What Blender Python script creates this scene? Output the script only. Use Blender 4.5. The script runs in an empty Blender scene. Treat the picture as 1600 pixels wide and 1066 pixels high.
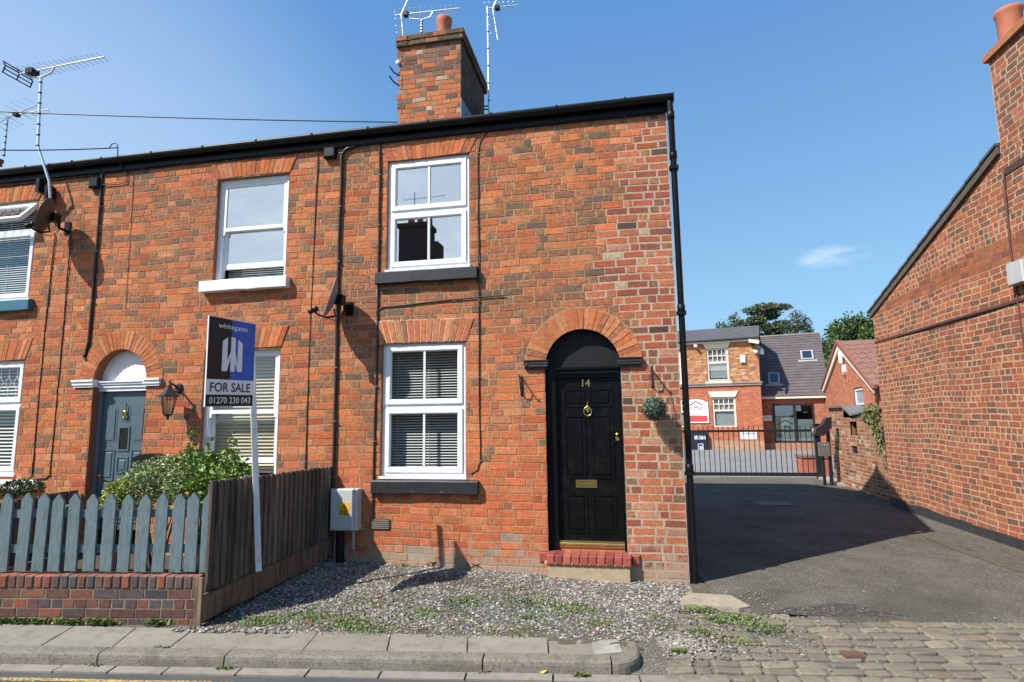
import bpy, math, random
import numpy as np
from mathutils import Vector, Matrix
S = bpy.context.scene
COL = S.collection
V = Vector
rnd = random.Random(7)

# ------------------------------------------------------------------ camera model (metres, facade plane y = 0)
FPX, CZ, CD = 900.0, 1.79, 6.72
def cam_axes(yaw, pitch, roll):
    cy, sy = math.cos(yaw), math.sin(yaw)
    fw = V((sy*math.cos(pitch), cy*math.cos(pitch), math.sin(pitch)))
    r = V((cy, -sy, 0)); d = fw.cross(r)
    c, s = math.cos(roll), math.sin(roll)
    return c*r + s*d, -s*r + c*d, fw
CR, CDN, CF = cam_axes(math.radians(-10.83), math.radians(7.53), math.radians(.725))
CP = V((0, -CD, CZ))
def ray(px, py): return CR*((px-800)/FPX) + CDN*((py-533)/FPX) + CF
def F(px, py, y=0.0):                      # point on the vertical plane y = const
    r = ray(px, py); return CP + r*((y+CD)/r.y)
def G(px, py, z=0.0):                      # point on a level plane
    r = ray(px, py); return CP + r*((z-CZ)/r.z)
def XP(px, py, x):                         # point on the plane x = const
    r = ray(px, py); return CP + r*(x/r.x)
def PL(px, py, p0, n):
    r = ray(px, py); return CP + r*((V(p0)-CP).dot(n)/r.dot(n))

# ------------------------------------------------------------------ mesh builder
class Fr:                                   # a wall frame: u to the right, v up, n towards the viewer
    def __init__(s, o, u, v=(0, 0, 1)):
        s.o = V(o); s.u = V(u).normalized(); s.v = V(v).normalized(); s.n = s.u.cross(s.v)
    def p(s, a, b, c=0.0): return s.o + s.u*a + s.v*b + s.n*c
    def ab(s, q): d = V(q)-s.o; return d.dot(s.u), d.dot(s.v)
    def px(s, x, y, c=0.0): return s.ab(PL(x, y, s.o + s.n*c, s.n))
FA = Fr((0, 0, 0), (1, 0, 0))
W1C = (1, 1, 1)
WL = {}
class MB:
    def __init__(s): s.v = []; s.f = []; s.m = []; s.c = []; s.sm = []
    def add(s, vs, fs, m=0, c=W1C, smooth=False):
        k = len(s.v)
        s.v += [tuple(x) for x in vs]
        if isinstance(c, list): s.c += c
        else: s.c += [c]*len(vs)
        for f in fs:
            s.f.append(tuple(k+i for i in f)); s.m.append(m); s.sm.append(smooth)
    def hexa(s, q, m=0, c=W1C):             # 8 corners: bottom ring 0-3, top ring 4-7
        s.add(q, [(3, 2, 1, 0), (4, 5, 6, 7), (0, 1, 5, 4), (1, 2, 6, 5), (2, 3, 7, 6), (3, 0, 4, 7)], m, c)
    def box(s, x0, x1, y0, y1, z0, z1, m=0, c=W1C):
        s.hexa([(x0,y0,z0),(x1,y0,z0),(x1,y1,z0),(x0,y1,z0),(x0,y0,z1),(x1,y0,z1),(x1,y1,z1),(x0,y1,z1)], m, c)
    def fbox(s, fr, a0, a1, b0, b1, c0, c1, m=0, c=W1C):
        p = fr.p
        s.hexa([p(a0,b0,c1),p(a1,b0,c1),p(a1,b0,c0),p(a0,b0,c0),p(a0,b1,c1),p(a1,b1,c1),p(a1,b1,c0),p(a0,b1,c0)], m, c)
    def bbox(s, fr, a0, a1, b0, b1, c0, c1, e, m=0, c=W1C):   # box with a chamfered front
        p = fr.p
        q = [p(a0,b0,c0),p(a1,b0,c0),p(a1,b1,c0),p(a0,b1,c0),p(a0,b0,c1-e),p(a1,b0,c1-e),p(a1,b1,c1-e),p(a0,b1,c1-e),
             p(a0+e,b0+e,c1),p(a1-e,b0+e,c1),p(a1-e,b1-e,c1),p(a0+e,b1-e,c1)]
        s.add(q, [(3,2,1,0),(0,1,5,4),(1,2,6,5),(2,3,7,6),(3,0,4,7),(4,5,9,8),(5,6,10,9),(6,7,11,10),(7,4,8,11),(8,9,10,11)], m, c)
    def fpoly(s, fr, pts, c0, c1, m=0, c=W1C):                # CCW polygon prism
        n = len(pts)
        q = [fr.p(a,b,c1) for a,b in pts] + [fr.p(a,b,c0) for a,b in pts]
        s.add(q, [tuple(range(n)), tuple(range(2*n-1, n-1, -1))] + [(i, n+i, n+(i+1)%n, (i+1)%n) for i in range(n)], m, c)
    def quad(s, a, b, c_, d, m=0, c=W1C): s.add([a,b,c_,d], [(0,1,2,3)], m, c)
    def ring(s, fr, a0, a1, b0, b1, w, c0, c1, m=0, c=W1C, wb=None, wt=None):
        wb = w if wb is None else wb; wt = w if wt is None else wt
        s.fbox(fr, a0, a0+w, b0, b1, c0, c1, m, c); s.fbox(fr, a1-w, a1, b0, b1, c0, c1, m, c)
        s.fbox(fr, a0+w, a1-w, b0, b0+wb, c0, c1, m, c); s.fbox(fr, a0+w, a1-w, b1-wt, b1, c0, c1, m, c)
    def tube(s, pts, r, n=8, m=0, c=W1C, cap=True):
        pts = [V(p) for p in pts]; rs = r if isinstance(r, (list, tuple)) else [r]*len(pts)
        vs = []; fs = []; up = None
        for i, p in enumerate(pts):
            a = pts[max(i-1, 0)]; b = pts[min(i+1, len(pts)-1)]
            t = (b-a).normalized()
            if up is None: up = t.orthogonal().normalized()
            up = (up - t*up.dot(t)).normalized(); w = t.cross(up)
            vs += [p + (up*math.cos(6.28319*k/n) + w*math.sin(6.28319*k/n))*rs[i] for k in range(n)]
        for i in range(len(pts)-1):
            fs += [(i*n+k, i*n+(k+1)%n, (i+1)*n+(k+1)%n, (i+1)*n+k) for k in range(n)]
        s.add(vs, fs, m, c, True)
        if cap:
            s.add(vs[:n], [tuple(range(n-1, -1, -1))], m, c); s.add(vs[-n:], [tuple(range(n))], m, c)
    def lathe(s, prof, o, axis=(0,0,1), n=20, m=0, c=W1C, smooth=True):
        ax = V(axis).normalized(); u = ax.orthogonal().normalized(); w = ax.cross(u); o = V(o); vs = []; fs = []
        for r, z in prof:
            vs += [o + ax*z + (u*math.cos(6.28319*k/n) + w*math.sin(6.28319*k/n))*r for k in range(n)]
        for i in range(len(prof)-1):
            fs += [(i*n+k, i*n+(k+1)%n, (i+1)*n+(k+1)%n, (i+1)*n+k) for k in range(n)]
        s.add(vs, fs, m, c, smooth)
    def text(s, fr, body, a, b, c, h=None, w=None, m=0, bold=0.0, align='CENTER', ex=.0015, col=W1C):
        cu = bpy.data.curves.new('lettering', 'FONT'); cu.body = body; cu.size = 1; cu.offset = bold; cu.resolution_u = 3
        o = bpy.data.objects.new('lettering', cu); COL.objects.link(o)
        dg = bpy.context.evaluated_depsgraph_get(); me = bpy.data.meshes.new_from_object(o.evaluated_get(dg))
        vs = [v.co.copy() for v in me.vertices]; fs = [tuple(p.vertices) for p in me.polygons]
        bpy.data.objects.remove(o); bpy.data.meshes.remove(me); bpy.data.curves.remove(cu)
        x0 = min(v.x for v in vs); x1 = max(v.x for v in vs); y0 = min(v.y for v in vs); y1 = max(v.y for v in vs)
        sy = (h/(y1-y0)) if h else w/(x1-x0); sx = (w/(x1-x0)) if w else sy
        if not h: sy = sx
        off = {'CENTER': -(x1-x0)/2, 'LEFT': 0, 'RIGHT': -(x1-x0)}[align]
        s.add([fr.p(a + (v.x-x0+off)*sx, b + (v.y-y0)*sy, c+ex) for v in vs], fs, m, col)
    def build(s, name, mats, parent=None, origin=None):
        mats = mats if isinstance(mats, (list, tuple)) else [mats]
        me = bpy.data.meshes.new(name)
        vs = s.v; L = V((0, 0, 0))
        if parent is None:
            A = np.array(vs); L = V(origin) if origin else V((float((A[:,0].min()+A[:,0].max())/2), float((A[:,1].min()+A[:,1].max())/2), float(A[:,2].min())))
            vs = [tuple(x) for x in (A - np.array(L))]
        me.from_pydata(vs, [], s.f)
        for m in mats: me.materials.append(m)
        me.polygons.foreach_set('material_index', s.m)
        me.polygons.foreach_set('use_smooth', s.sm)
        at = me.attributes.new('tint', 'FLOAT_COLOR', 'POINT')
        at.data.foreach_set('color', [x for c in s.c for x in (c[0], c[1], c[2], c[3] if len(c) > 3 else 0.0)])
        me.update()
        o = bpy.data.objects.new(name, me); COL.objects.link(o)
        if parent is not None:
            o.parent = parent; o.matrix_parent_inverse = Matrix.Translation(-WL[parent])
            WL[o] = V((0, 0, 0))
        else: o.location = L; WL[o] = L
        return o
def empty(name, loc, label, cat, group=None):
    o = bpy.data.objects.new(name, None); COL.objects.link(o); o.location = loc; o.empty_display_size = .2
    WL[o] = V(loc); return tag(o, label, cat, group)
def tag(o, label, cat, group=None, kind=None):
    if label: o['label'] = label
    if cat: o['category'] = cat
    if group: o['group'] = group
    if kind: o['kind'] = kind
    return o
def struct(o): o['kind'] = 'structure'; return o
def lab(o, t): o['label'] = t; return o

# ------------------------------------------------------------------ materials
def M(name, col=(1,1,1), rough=.6, var=.12, scale=6., bump=0., bscale=80., metal=0., tint=False, spec=.5, stain=None, sscale=2.5, sthr=(.5,.7), stretch=None, coat=0., wash=False, streak=None, stain2=None, mottle=False):
    m = bpy.data.materials.new(name); m.use_nodes = True
    nt = m.node_tree; N = nt.nodes; Lk = nt.links.new
    b = N['Principled BSDF']; b.inputs['Roughness'].default_value = rough; b.inputs['Metallic'].default_value = metal
    b.inputs['Specular IOR Level'].default_value = spec
    if coat: b.inputs['Coat Weight'].default_value = coat; b.inputs['Coat Roughness'].default_value = .15
    geo = N.new('ShaderNodeNewGeometry'); pos = geo.outputs['Position']
    if stretch:
        mp = N.new('ShaderNodeMapping'); mp.inputs['Scale'].default_value = stretch; Lk(pos, mp.inputs[0]); pos = mp.outputs[0]
    def noise(sc, det=4, rg=.6):
        n = N.new('ShaderNodeTexNoise'); n.inputs['Scale'].default_value = sc; n.inputs['Detail'].default_value = det; n.inputs['Roughness'].default_value = rg
        Lk(pos, n.inputs['Vector']); return n.outputs['Fac']
    if tint:
        a = N.new('ShaderNodeAttribute'); a.attribute_name = 'tint'; base = a.outputs['Color']
        if tuple(col) != (1,1,1):
            mu = N.new('ShaderNodeMix'); mu.data_type = 'RGBA'; mu.blend_type = 'MULTIPLY'; mu.inputs[0].default_value = 1
            Lk(base, mu.inputs[6]); mu.inputs[7].default_value = (*col, 1); base = mu.outputs[2]
    else:
        rgb = N.new('ShaderNodeRGB'); rgb.outputs[0].default_value = (*col, 1); base = rgb.outputs[0]
    mr = N.new('ShaderNodeMapRange'); mr.inputs[1].default_value = .3; mr.inputs[2].default_value = .7; mr.inputs[3].default_value = 1-var; mr.inputs[4].default_value = 1+var
    Lk(noise(scale), mr.inputs[0])
    mu = N.new('ShaderNodeMix'); mu.data_type = 'RGBA'; mu.blend_type = 'MULTIPLY'; mu.inputs[0].default_value = 1
    Lk(base, mu.inputs[6]); Lk(mr.outputs[0], mu.inputs[7]); out = mu.outputs[2]
    if stain:
        ra = N.new('ShaderNodeMapRange'); ra.inputs[1].default_value = sthr[0]; ra.inputs[2].default_value = sthr[1]; ra.inputs[4].default_value = stain[3] if len(stain) > 3 else .6
        Lk(noise(sscale, 6, .65), ra.inputs[0])
        mx = N.new('ShaderNodeMix'); mx.data_type = 'RGBA'; Lk(ra.outputs[0], mx.inputs[0]); Lk(out, mx.inputs[6]); mx.inputs[7].default_value = (*stain[:3], 1); out = mx.outputs[2]
    if mottle:                                 # burnt and sooty blotches, as strong as each brick asks for (tint alpha)
        al = a.outputs['Alpha']
        def mth(op, p, q):
            m_ = N.new('ShaderNodeMath'); m_.operation = op
            for i_, v_ in enumerate((p, q)):
                if isinstance(v_, (int, float)): m_.inputs[i_].default_value = v_
                else: Lk(v_, m_.inputs[i_])
            return m_.outputs[0]
        r1 = N.new('ShaderNodeMapRange'); r1.inputs[1].default_value = .42; r1.inputs[2].default_value = .60; r1.inputs[4].default_value = .78; Lk(noise(21, 6, .68), r1.inputs[0])
        r2_ = N.new('ShaderNodeMapRange'); r2_.inputs[1].default_value = .60; r2_.inputs[2].default_value = .70; r2_.inputs[4].default_value = .55; Lk(noise(70, 3, .6), r2_.inputs[0])
        f1 = mth('MULTIPLY', r1.outputs[0], al); f2 = mth('MULTIPLY', r2_.outputs[0], mth('MINIMUM', mth('MULTIPLY', al, 3.), 1.)); fm = mth('MAXIMUM', f1, f2)
        mx = N.new('ShaderNodeMix'); mx.data_type = 'RGBA'; Lk(fm, mx.inputs[0]); Lk(out, mx.inputs[6]); mx.inputs[7].default_value = (.115,.078,.052,1); out = mx.outputs[2]
    if streak:                                 # run-off stains down the wall
        mp2 = N.new('ShaderNodeMapping'); mp2.inputs['Scale'].default_value = (3.2,3.2,.30); Lk(geo.outputs['Position'], mp2.inputs[0])
        n2 = N.new('ShaderNodeTexNoise'); n2.inputs['Scale'].default_value = 1.; n2.inputs['Detail'].default_value = 6; n2.inputs['Roughness'].default_value = .65; Lk(mp2.outputs[0], n2.inputs['Vector'])
        ra = N.new('ShaderNodeMapRange'); ra.inputs[1].default_value = .50; ra.inputs[2].default_value = .72; ra.inputs[4].default_value = streak[3]; Lk(n2.outputs['Fac'], ra.inputs[0])
        mx = N.new('ShaderNodeMix'); mx.data_type = 'RGBA'; Lk(ra.outputs[0], mx.inputs[0]); Lk(out, mx.inputs[6]); mx.inputs[7].default_value = (*streak[:3],1); out = mx.outputs[2]
    if stain2:
        ra = N.new('ShaderNodeMapRange'); ra.inputs[1].default_value = .50; ra.inputs[2].default_value = .62; ra.inputs[4].default_value = stain2[3]
        Lk(noise(stain2[4], 7, .7), ra.inputs[0])
        mx = N.new('ShaderNodeMix'); mx.data_type = 'RGBA'; Lk(ra.outputs[0], mx.inputs[0]); Lk(out, mx.inputs[6]); mx.inputs[7].default_value = (*stain2[:3],1); out = mx.outputs[2]
    if wash:                                   # old lime wash and patched render at the foot of the wall
        sx = N.new('ShaderNodeSeparateXYZ'); Lk(geo.outputs['Position'], sx.inputs[0])
        hz_ = N.new('ShaderNodeMapRange'); hz_.inputs[1].default_value = .75; hz_.inputs[2].default_value = .05; hz_.inputs[3].default_value = -.25; hz_.inputs[4].default_value = .20; Lk(sx.outputs['Z'], hz_.inputs[0])
        ad = N.new('ShaderNodeMath'); ad.operation = 'ADD'; Lk(hz_.outputs[0], ad.inputs[0]); Lk(noise(7, 6, .7), ad.inputs[1])
        ra = N.new('ShaderNodeMapRange'); ra.inputs[1].default_value = .52; ra.inputs[2].default_value = .64; ra.inputs[4].default_value = .8; Lk(ad.outputs[0], ra.inputs[0])
        mx = N.new('ShaderNodeMix'); mx.data_type = 'RGBA'; Lk(ra.outputs[0], mx.inputs[0]); Lk(out, mx.inputs[6]); mx.inputs[7].default_value = (.36,.27,.20,1); out = mx.outputs[2]
    Lk(out, b.inputs['Base Color'])
    if bump:
        bp = N.new('ShaderNodeBump'); bp.inputs['Strength'].default_value = bump; bp.inputs['Distance'].default_value = .01
        Lk(noise(bscale, 5, .7), bp.inputs['Height']); Lk(bp.outputs[0], b.inputs['Normal'])
    return m
def glass(name, refl, tintc=(.9,.95,.95), rough=.0):
    m = bpy.data.materials.new(name); m.use_nodes = True; nt = m.node_tree; N = nt.nodes; Lk = nt.links.new
    N.remove(N['Principled BSDF'])
    t = N.new('ShaderNodeBsdfTransparent'); t.inputs[0].default_value = (*tintc, 1)
    g = N.new('ShaderNodeBsdfGlossy'); g.inputs['Roughness'].default_value = rough; g.inputs['Color'].default_value = (.95,.97,1,1)
    fr = N.new('ShaderNodeLayerWeight'); fr.inputs[0].default_value = .25
    mr = N.new('ShaderNodeMapRange'); mr.inputs[3].default_value = refl; mr.inputs[4].default_value = 1
    pw = N.new('ShaderNodeMath'); pw.operation = 'POWER'; pw.inputs[1].default_value = 5; fr.inputs[0].default_value = .5; Lk(fr.outputs['Facing'], pw.inputs[0]); Lk(pw.outputs[0], mr.inputs[0])
    mx = N.new('ShaderNodeMixShader'); Lk(mr.outputs[0], mx.inputs[0]); Lk(t.outputs[0], mx.inputs[1]); Lk(g.outputs[0], mx.inputs[2])
    Lk(mx.outputs[0], N['Material Output'].inputs[0]); return m
BRICK = M('old_brick', tint=True, rough=.92, var=.24, scale=30, bump=.6, bscale=110, spec=.12, stain=(.145,.10,.07,.25), sscale=12, sthr=(.52,.72), streak=(.12,.075,.05,.34), mottle=True)
BRICKF = M('old_front_brick', tint=True, rough=.92, var=.24, scale=30, bump=.6, bscale=110, spec=.12, stain=(.145,.10,.07,.25), sscale=12, sthr=(.52,.72), streak=(.12,.075,.05,.32), mottle=True, wash=True)
BRICKFAR = M('distant_brick', tint=True, rough=.9, var=.12, scale=3, spec=.15)
UPVC = M('white_plastic_frame', (.78,.78,.79), .38, .05, stain=(.48,.46,.41,.35), sscale=10, sthr=(.5,.7))
WPAINT = M('white_masonry_paint', (.74,.72,.70), .6, .06, stain=(.35,.32,.28,.5), sscale=14, sthr=(.62,.75), bump=.15)
CREAM = M('cream_paint', (.74,.68,.55), .55, .06)
BLACKP = M('black_gloss_paint', (.004,.004,.0045), .34, .3, scale=20, bump=.12, bscale=60, spec=.16, stain=(.018,.017,.015,.5), sscale=7, sthr=(.52,.72))
BLACKS = M('black_stone_paint', (.02,.02,.022), .45, .3, scale=12, bump=.25, bscale=45, stain=(.12,.12,.12,.7), sscale=11, sthr=(.6,.72))
BLACKPL = M('black_plastic', (.006,.006,.007), .42, .15, stain=(.05,.055,.05,.4), sscale=5, sthr=(.62,.8), spec=.25)
DARKCAB = M('black_cable_sheath', (.016,.014,.013), .5, .2)
BRASS = M('brass', (.62,.44,.16), .28, .1, metal=1.)
GREYM = M('galvanised_metal', (.55,.56,.57), .42, .12, metal=.8)
ALU = M('aluminium_tube', (.75,.76,.76), .35, .1, metal=.7)
TEAL = M('teal_grey_paint', (.075,.115,.135), .5, .1, scale=9, bump=.12, stain=(.05,.07,.07,.4), sscale=6)
PICK = M('weathered_teal_timber_paint', (.125,.175,.19), .62, .16, scale=4, bump=.35, bscale=40, stretch=(5,5,.8), stain=(.06,.055,.045,.75), sscale=5, sthr=(.6,.72), stain2=(.05,.065,.06,.5,12))
TIMB = M('weathered_dark_timber', tint=True, rough=.85, var=.3, scale=5, bump=.45, bscale=30, stretch=(6,6,.6), stain=(.035,.022,.014,.8), sscale=3, sthr=(.48,.66))
SLATE = M('welsh_slate', (.085,.08,.09), .55, .2, scale=5, bump=.2)
TERRA = M('terracotta', (.42,.14,.075), .75, .12, scale=10, bump=.15)
REDTILE = M('red_quarry_tile', tint=True, rough=.4, var=.15, scale=20, bump=.12)
CONC = M('weathered_concrete', (.33,.30,.25), .9, .12, scale=5, bump=.5, bscale=130, stain=(.17,.15,.12,.5), sscale=3)
FLAG = M('stone_paving', tint=True, rough=.88, var=.1, scale=3, bump=.35, bscale=160, stain=(.19,.17,.13,.45), sscale=5, sthr=(.5,.7), stain2=(.12,.11,.08,.4,9))
KERBM = M('granite_kerb', (.215,.19,.15), .9, .2, scale=60, bump=.9, bscale=75, stain=(.085,.078,.065,.75), sscale=42, sthr=(.53,.63), stain2=(.10,.09,.065,.55,5))
ASPH = M('old_asphalt', (.098,.088,.073), .97, .28, scale=1.6, bump=.9, bscale=70, stain=(.25,.232,.195,.85), sscale=55, sthr=(.50,.66), spec=.1, stain2=(.075,.07,.052,.55,.55))
ROADM = M('road_asphalt', (.075,.075,.075), .92, .2, scale=2, bump=.8, bscale=90)
YARD = M('yard_tarmac', (.20,.20,.195), .9, .1, scale=.8, bump=.3)
SETT = M('worn_sett_stone', tint=True, rough=.75, var=.16, scale=9, bump=.4, bscale=60, stain=(.11,.095,.075,.55), sscale=6)
JOINT = M('grit_joint', (.115,.10,.072), .95, .4, scale=60, bump=.9, bscale=120, stain=(.36,.34,.31,.9), sscale=70, sthr=(.54,.62))
SOILG = M('gravel_bed_soil', (.115,.095,.072), .95, .4, scale=40, bump=.9, bscale=90, stain=(.075,.085,.028,.75), sscale=3.5, sthr=(.46,.6))
SOIL = M('garden_soil', (.07,.05,.035), .95, .3, scale=30, bump=.9)
EARTH = M('earth', (.10,.10,.06), .95, .2)
PEB = M('pebble_stone', tint=True, rough=.8, var=.15, scale=60)
LEAF = M('leaf', tint=True, rough=.5, var=.12, scale=20, spec=.4)
BARK = M('bark', (.08,.055,.04), .9, .3, scale=10, bump=.6)
YEL = M('yellow_road_paint', (.50,.34,.08), .8, .3, scale=25, stain=(.09,.085,.08,.9), sscale=45, sthr=(.46,.56))
ROOMW = M('room_plaster', (.30,.29,.27), .8, .05)
BLINDW = M('white_blind_slat', (.72,.72,.70), .5, .04)
BLINDC = M('cream_wood_slat', (.58,.48,.33), .5, .1)
LEAD = M('lead_sheet', (.17,.18,.19), .5, .15)
DISH = M('grey_dish_paint', (.21,.21,.215), .45, .1)
DISHB = M('brown_dish_back', (.075,.06,.05), .55, .15)
GL_UP = glass('coated_window_glass', .46, (.72,.78,.78))
GL_LO = glass('clear_window_glass', .06, (.95,.97,.96))
BLK = M('matt_black', (.012,.012,.013), .6, .1)
BLUE = M('royal_blue_print', (.010,.105,.50), .4, .03)
SGNW = M('sign_white', (.82,.83,.85), .45, .03)
NAVY = M('navy_print', (.012,.014,.03), .45, .03)
REDS = M('sign_red', (.55,.06,.06), .5, .03)
ORNG = M('warning_yellow', (.85,.42,.02), .5, .05)
METERG = M('grey_cabinet_plastic', (.46,.455,.44), .5, .05)
GATEB = M('gate_black_paint', (.014,.014,.017), .4, .15)
CAVE = M('dark_hollow', (.02,.018,.016), .9, .1)
LGLASS = glass('lantern_glass', .12, (.75,.7,.6))

# ------------------------------------------------------------------ brickwork
def mixc(a, b, t): return tuple(x+(y-x)*t for x, y in zip(a, b))
def sj(c, r, k=.12):
    g = 1+r.uniform(-k, k); return tuple(x*g for x in c[:3])+tuple(c[3:])
def jit(c, r, k=.12):
    g = 1+r.uniform(-k, k); return tuple(max(.004, x*g*(1+r.uniform(-.05, .05))) for x in c[:3])+tuple(c[3:])
def pick(r, items):
    t = r.random()*sum(w for w, _ in items)
    for w, c in items:
        t -= w
        if t <= 0: return c
    return items[-1][1]
ORA = (.55,.168,.066,.24); ORB = (.50,.138,.056,.32); SAL = (.55,.21,.098,.24); BRN = (.45,.155,.072,.8); PUR = (.34,.14,.08,.95); DRK = (.20,.12,.08,1.); PALE = (.50,.36,.25,.3); RED = (.40,.10,.052,.3)
MORT = (.36,.235,.135); MORL = (.43,.325,.23)
def bricks(mb, fr, b0, b1, h, spans, pal, j=.010, seed=1, m=0, mort=MORT, phase=0., SL=.248, HL=.117, rough=.0045, proud=.0035, seq='F', mc=0.0, hb=0.):
    """Courses of bricks. spans(z0, z1) gives the stretches of solid wall; pal(a, b, r) -> (colour, proud, joint, mortar)."""
    r = random.Random(seed); n = int(round((b1-b0)/h)); h = (b1-b0)/n
    for i in range(n):
        z0 = b0+i*h; z1 = z0+h; r2 = random.Random(seed*1000+i)
        kind = r2.choice(['SH', 'SH', 'SH', 'SSH', 'SHS']) if seq == 'F' else r2.choice(['S', 'S', 'S', 'H', 'SSSH'])
        for (s0, s1) in spans(z0, z1):
            if s1-s0 < .02: continue
            x = math.floor(s0/1.3)*1.3 - 1.3 + phase + r2.uniform(0, .3); k = 0; edges = []
            while x < s1:
                L = SL if kind[k % len(kind)] == 'S' else HL
                L *= 1+r2.uniform(-.07, .07); k += 1
                if x > s0+.045 and x < s1-.045: edges.append(x)
                x += L
            edges = [s0]+edges+[s1]
            mcol = None
            for e in range(len(edges)-1):
                x0, x1 = edges[e], edges[e+1]
                col, pr, jj, mo = pal((x0+x1)/2, (z0+z1)/2, r2)
                if hb and x1-x0 < .16 and r2.random() < hb and len(col) > 3: col = r2.choice([(.42,.165,.078,.75),(.36,.16,.082,.85),(.30,.155,.09,.9)])
                q = jj or j; mo = mo or mort
                mo = jit(mo, r2, .10)
                mb.add([fr.p(x0,z0,mc),fr.p(x1,z0,mc),fr.p(x1,z1,mc),fr.p(x0,z1,mc)], [(0,1,2,3)], m, mo)
                if pr <= 0 and pr > -1: pass
                p = max(.001, proud+pr+r2.uniform(-.0015, .002)); g = q/2; R = lambda: r2.uniform(-rough, rough)
                A0 = x0+g+R(); A1 = x1-g+R(); B0 = z0+g+R()*.7; B1 = z1-g+R()*.7
                if A1-A0 < .015: continue
                sk = R(); e_ = .0045
                cr = [(A0,B0+R()*.5),(A1,B0+R()*.5),(A1+sk*.3,B1+R()*.5),(A0+sk*.3,B1+R()*.5)]
                e_ = .003; fr_ = [(A0+e_+abs(R()),B0+e_),(A1-e_-abs(R()),B0+e_+R()*.4),(A1-e_-abs(R()),B1-e_),(A0+e_+abs(R()),B1-e_+R()*.4)]
                vs = [fr.p(a,b,mc-.002) for a,b in cr]+[fr.p(a,b,mc+p) for a,b in fr_]
                c1 = jit(col, r2); c2 = jit(mixc(col, mo, .12), r2, .06)
                mb.add(vs, [(0,1,5,4),(1,2,6,5),(2,3,7,6),(3,0,4,7),(4,5,6,7)], m, [c2]*4+[jit(c1, r2, .09) for _ in range(4)])
def cut(spans, x0, x1):
    out = []
    for a, b in spans:
        if x1 <= a or x0 >= b: out.append((a, b)); continue
        if x0 > a: out.append((a, x0))
        if x1 < b: out.append((x1, b))
    return out
def flat_arch(mb, fr, x0, x1, z, hh, splay, n, r, cols, c=.013, j=.009, mort=MORT, m=0):
    mb.fpoly(fr, [(x0,z),(x1,z),(x1+splay,z+hh),(x0-splay,z+hh)], -.02, c-.004, m, mort)
    for i in range(n):
        t0, t1 = i/n, (i+1)/n
        lo0, lo1 = x0+(x1-x0)*t0+j/2, x0+(x1-x0)*t1-j/2
        hi0, hi1 = x0-splay+(x1-x0+2*splay)*t0+j/2, x0-splay+(x1-x0+2*splay)*t1-j/2
        zz = z+hh-r.uniform(.002, .014)
        mb.fpoly(fr, [(lo0,z+.004),(lo1,z+.004),(hi1,zz),(hi0,zz)], 0, c+r.uniform(-.002,.004), m, jit(pick(r, cols), r, .14))
def round_arch(mb, fr, xc, z, r0, r1, n, r, cols, c=.014, j=.009, mort=MORT, m=0, depth=.1):
    seg = 40
    P = [(xc+r0*math.cos(math.pi*i/seg), z+r0*math.sin(math.pi*i/seg)) for i in range(seg+1)]
    Q = [(xc+(r1)*math.cos(math.pi*i/seg), z+(r1)*math.sin(math.pi*i/seg)) for i in range(seg+1)]
    for i in range(seg):
        mb.fpoly(fr, [P[i],Q[i],Q[i+1],P[i+1]], -.015, c-.004, m, mort)
    for i in range(n):
        t0, t1 = math.pi*i/n, math.pi*(i+1)/n
        a0, a1, e0, e1 = t0+j/2/r0, t1-j/2/r0, t0+j/2/r1, t1-j/2/r1
        rr = r1-r.uniform(.0, .02)
        pts = [(xc+(r0-.002)*math.cos(a0), z+(r0-.002)*math.sin(a0)), (xc+rr*math.cos(e0), z+rr*math.sin(e0)),
               (xc+rr*math.cos(e1), z+rr*math.sin(e1)), (xc+(r0-.002)*math.cos(a1), z+(r0-.002)*math.sin(a1))]
        mb.fpoly(fr, pts, 0, c+r.uniform(-.002, .004), m, jit(pick(r, cols), r, .12))
ARCHC = [(4, ORA), (3, SAL), (1.5, ORB), (1, BRN)]

H_C = .0898                                    # course height of the old hand-made bricks
XP0, XP1, XP2, XP3 = -3.545, .628, -7.62, -11.4  # party walls (right-hand end first: XP1)
def zone_right(z):
    t = [(0,-.06),(2.4,-.05),(2.75,.12),(3.0,.02),(3.2,-.3),(3.6,-.22),(4.3,.02),(4.8,.12),(5.2,.22),(5.5,.3)]
    for (a,x),(b,y) in zip(t, t[1:]):
        if z <= b: return x+(y-x)*(z-a)/(b-a)
    return .3
def pal_front(a, b, r):
    if a > zone_right(b):
        c = pick(r, [(5,(.47,.145,.07,.3)),(3,RED),(3,(.31,.085,.055,.5)),(1.4,(.27,.09,.06,.9)),(.5,(.09,.06,.05,.5)),(.9,(.50,.24,.145,.4)),(.25,PALE)])
        return c, -.001, .018, MORL
    mo = MORT
    if b < .5 and r.random() < (.5-b)*1.1:                # lime wash and patched render low on the wall
        return pick(r, [(3,(.34,.22,.15)),(1,(.42,.36,.30)),(3,ORB),(1,(.28,.2,.15))]), -.002, .013, (.36,.28,.21)
    up = min(1, max(0, (b-1.5)/1.1)); band = 1.6 if 2.85 < b < 3.5 else 1.
    if b > 4.9: band = 1.5
    cl = math.sin(a*1.7+b*2.9)*math.sin(b*1.9-a*.8+1.3); dk = max(.03, (.06+.40*up)*band*(1+.55*cl))
    c = pick(r, [(1-dk, pick(r, [(5,ORA),(3,ORB),(2,SAL),(.5,RED)])), (dk*.62, BRN), (dk*.38, PUR), (dk*.13, DRK)])
    if b < 1.3: c = mixc(c, (.45,.10,.045), .35)
    return c, 0, None, mo
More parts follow.
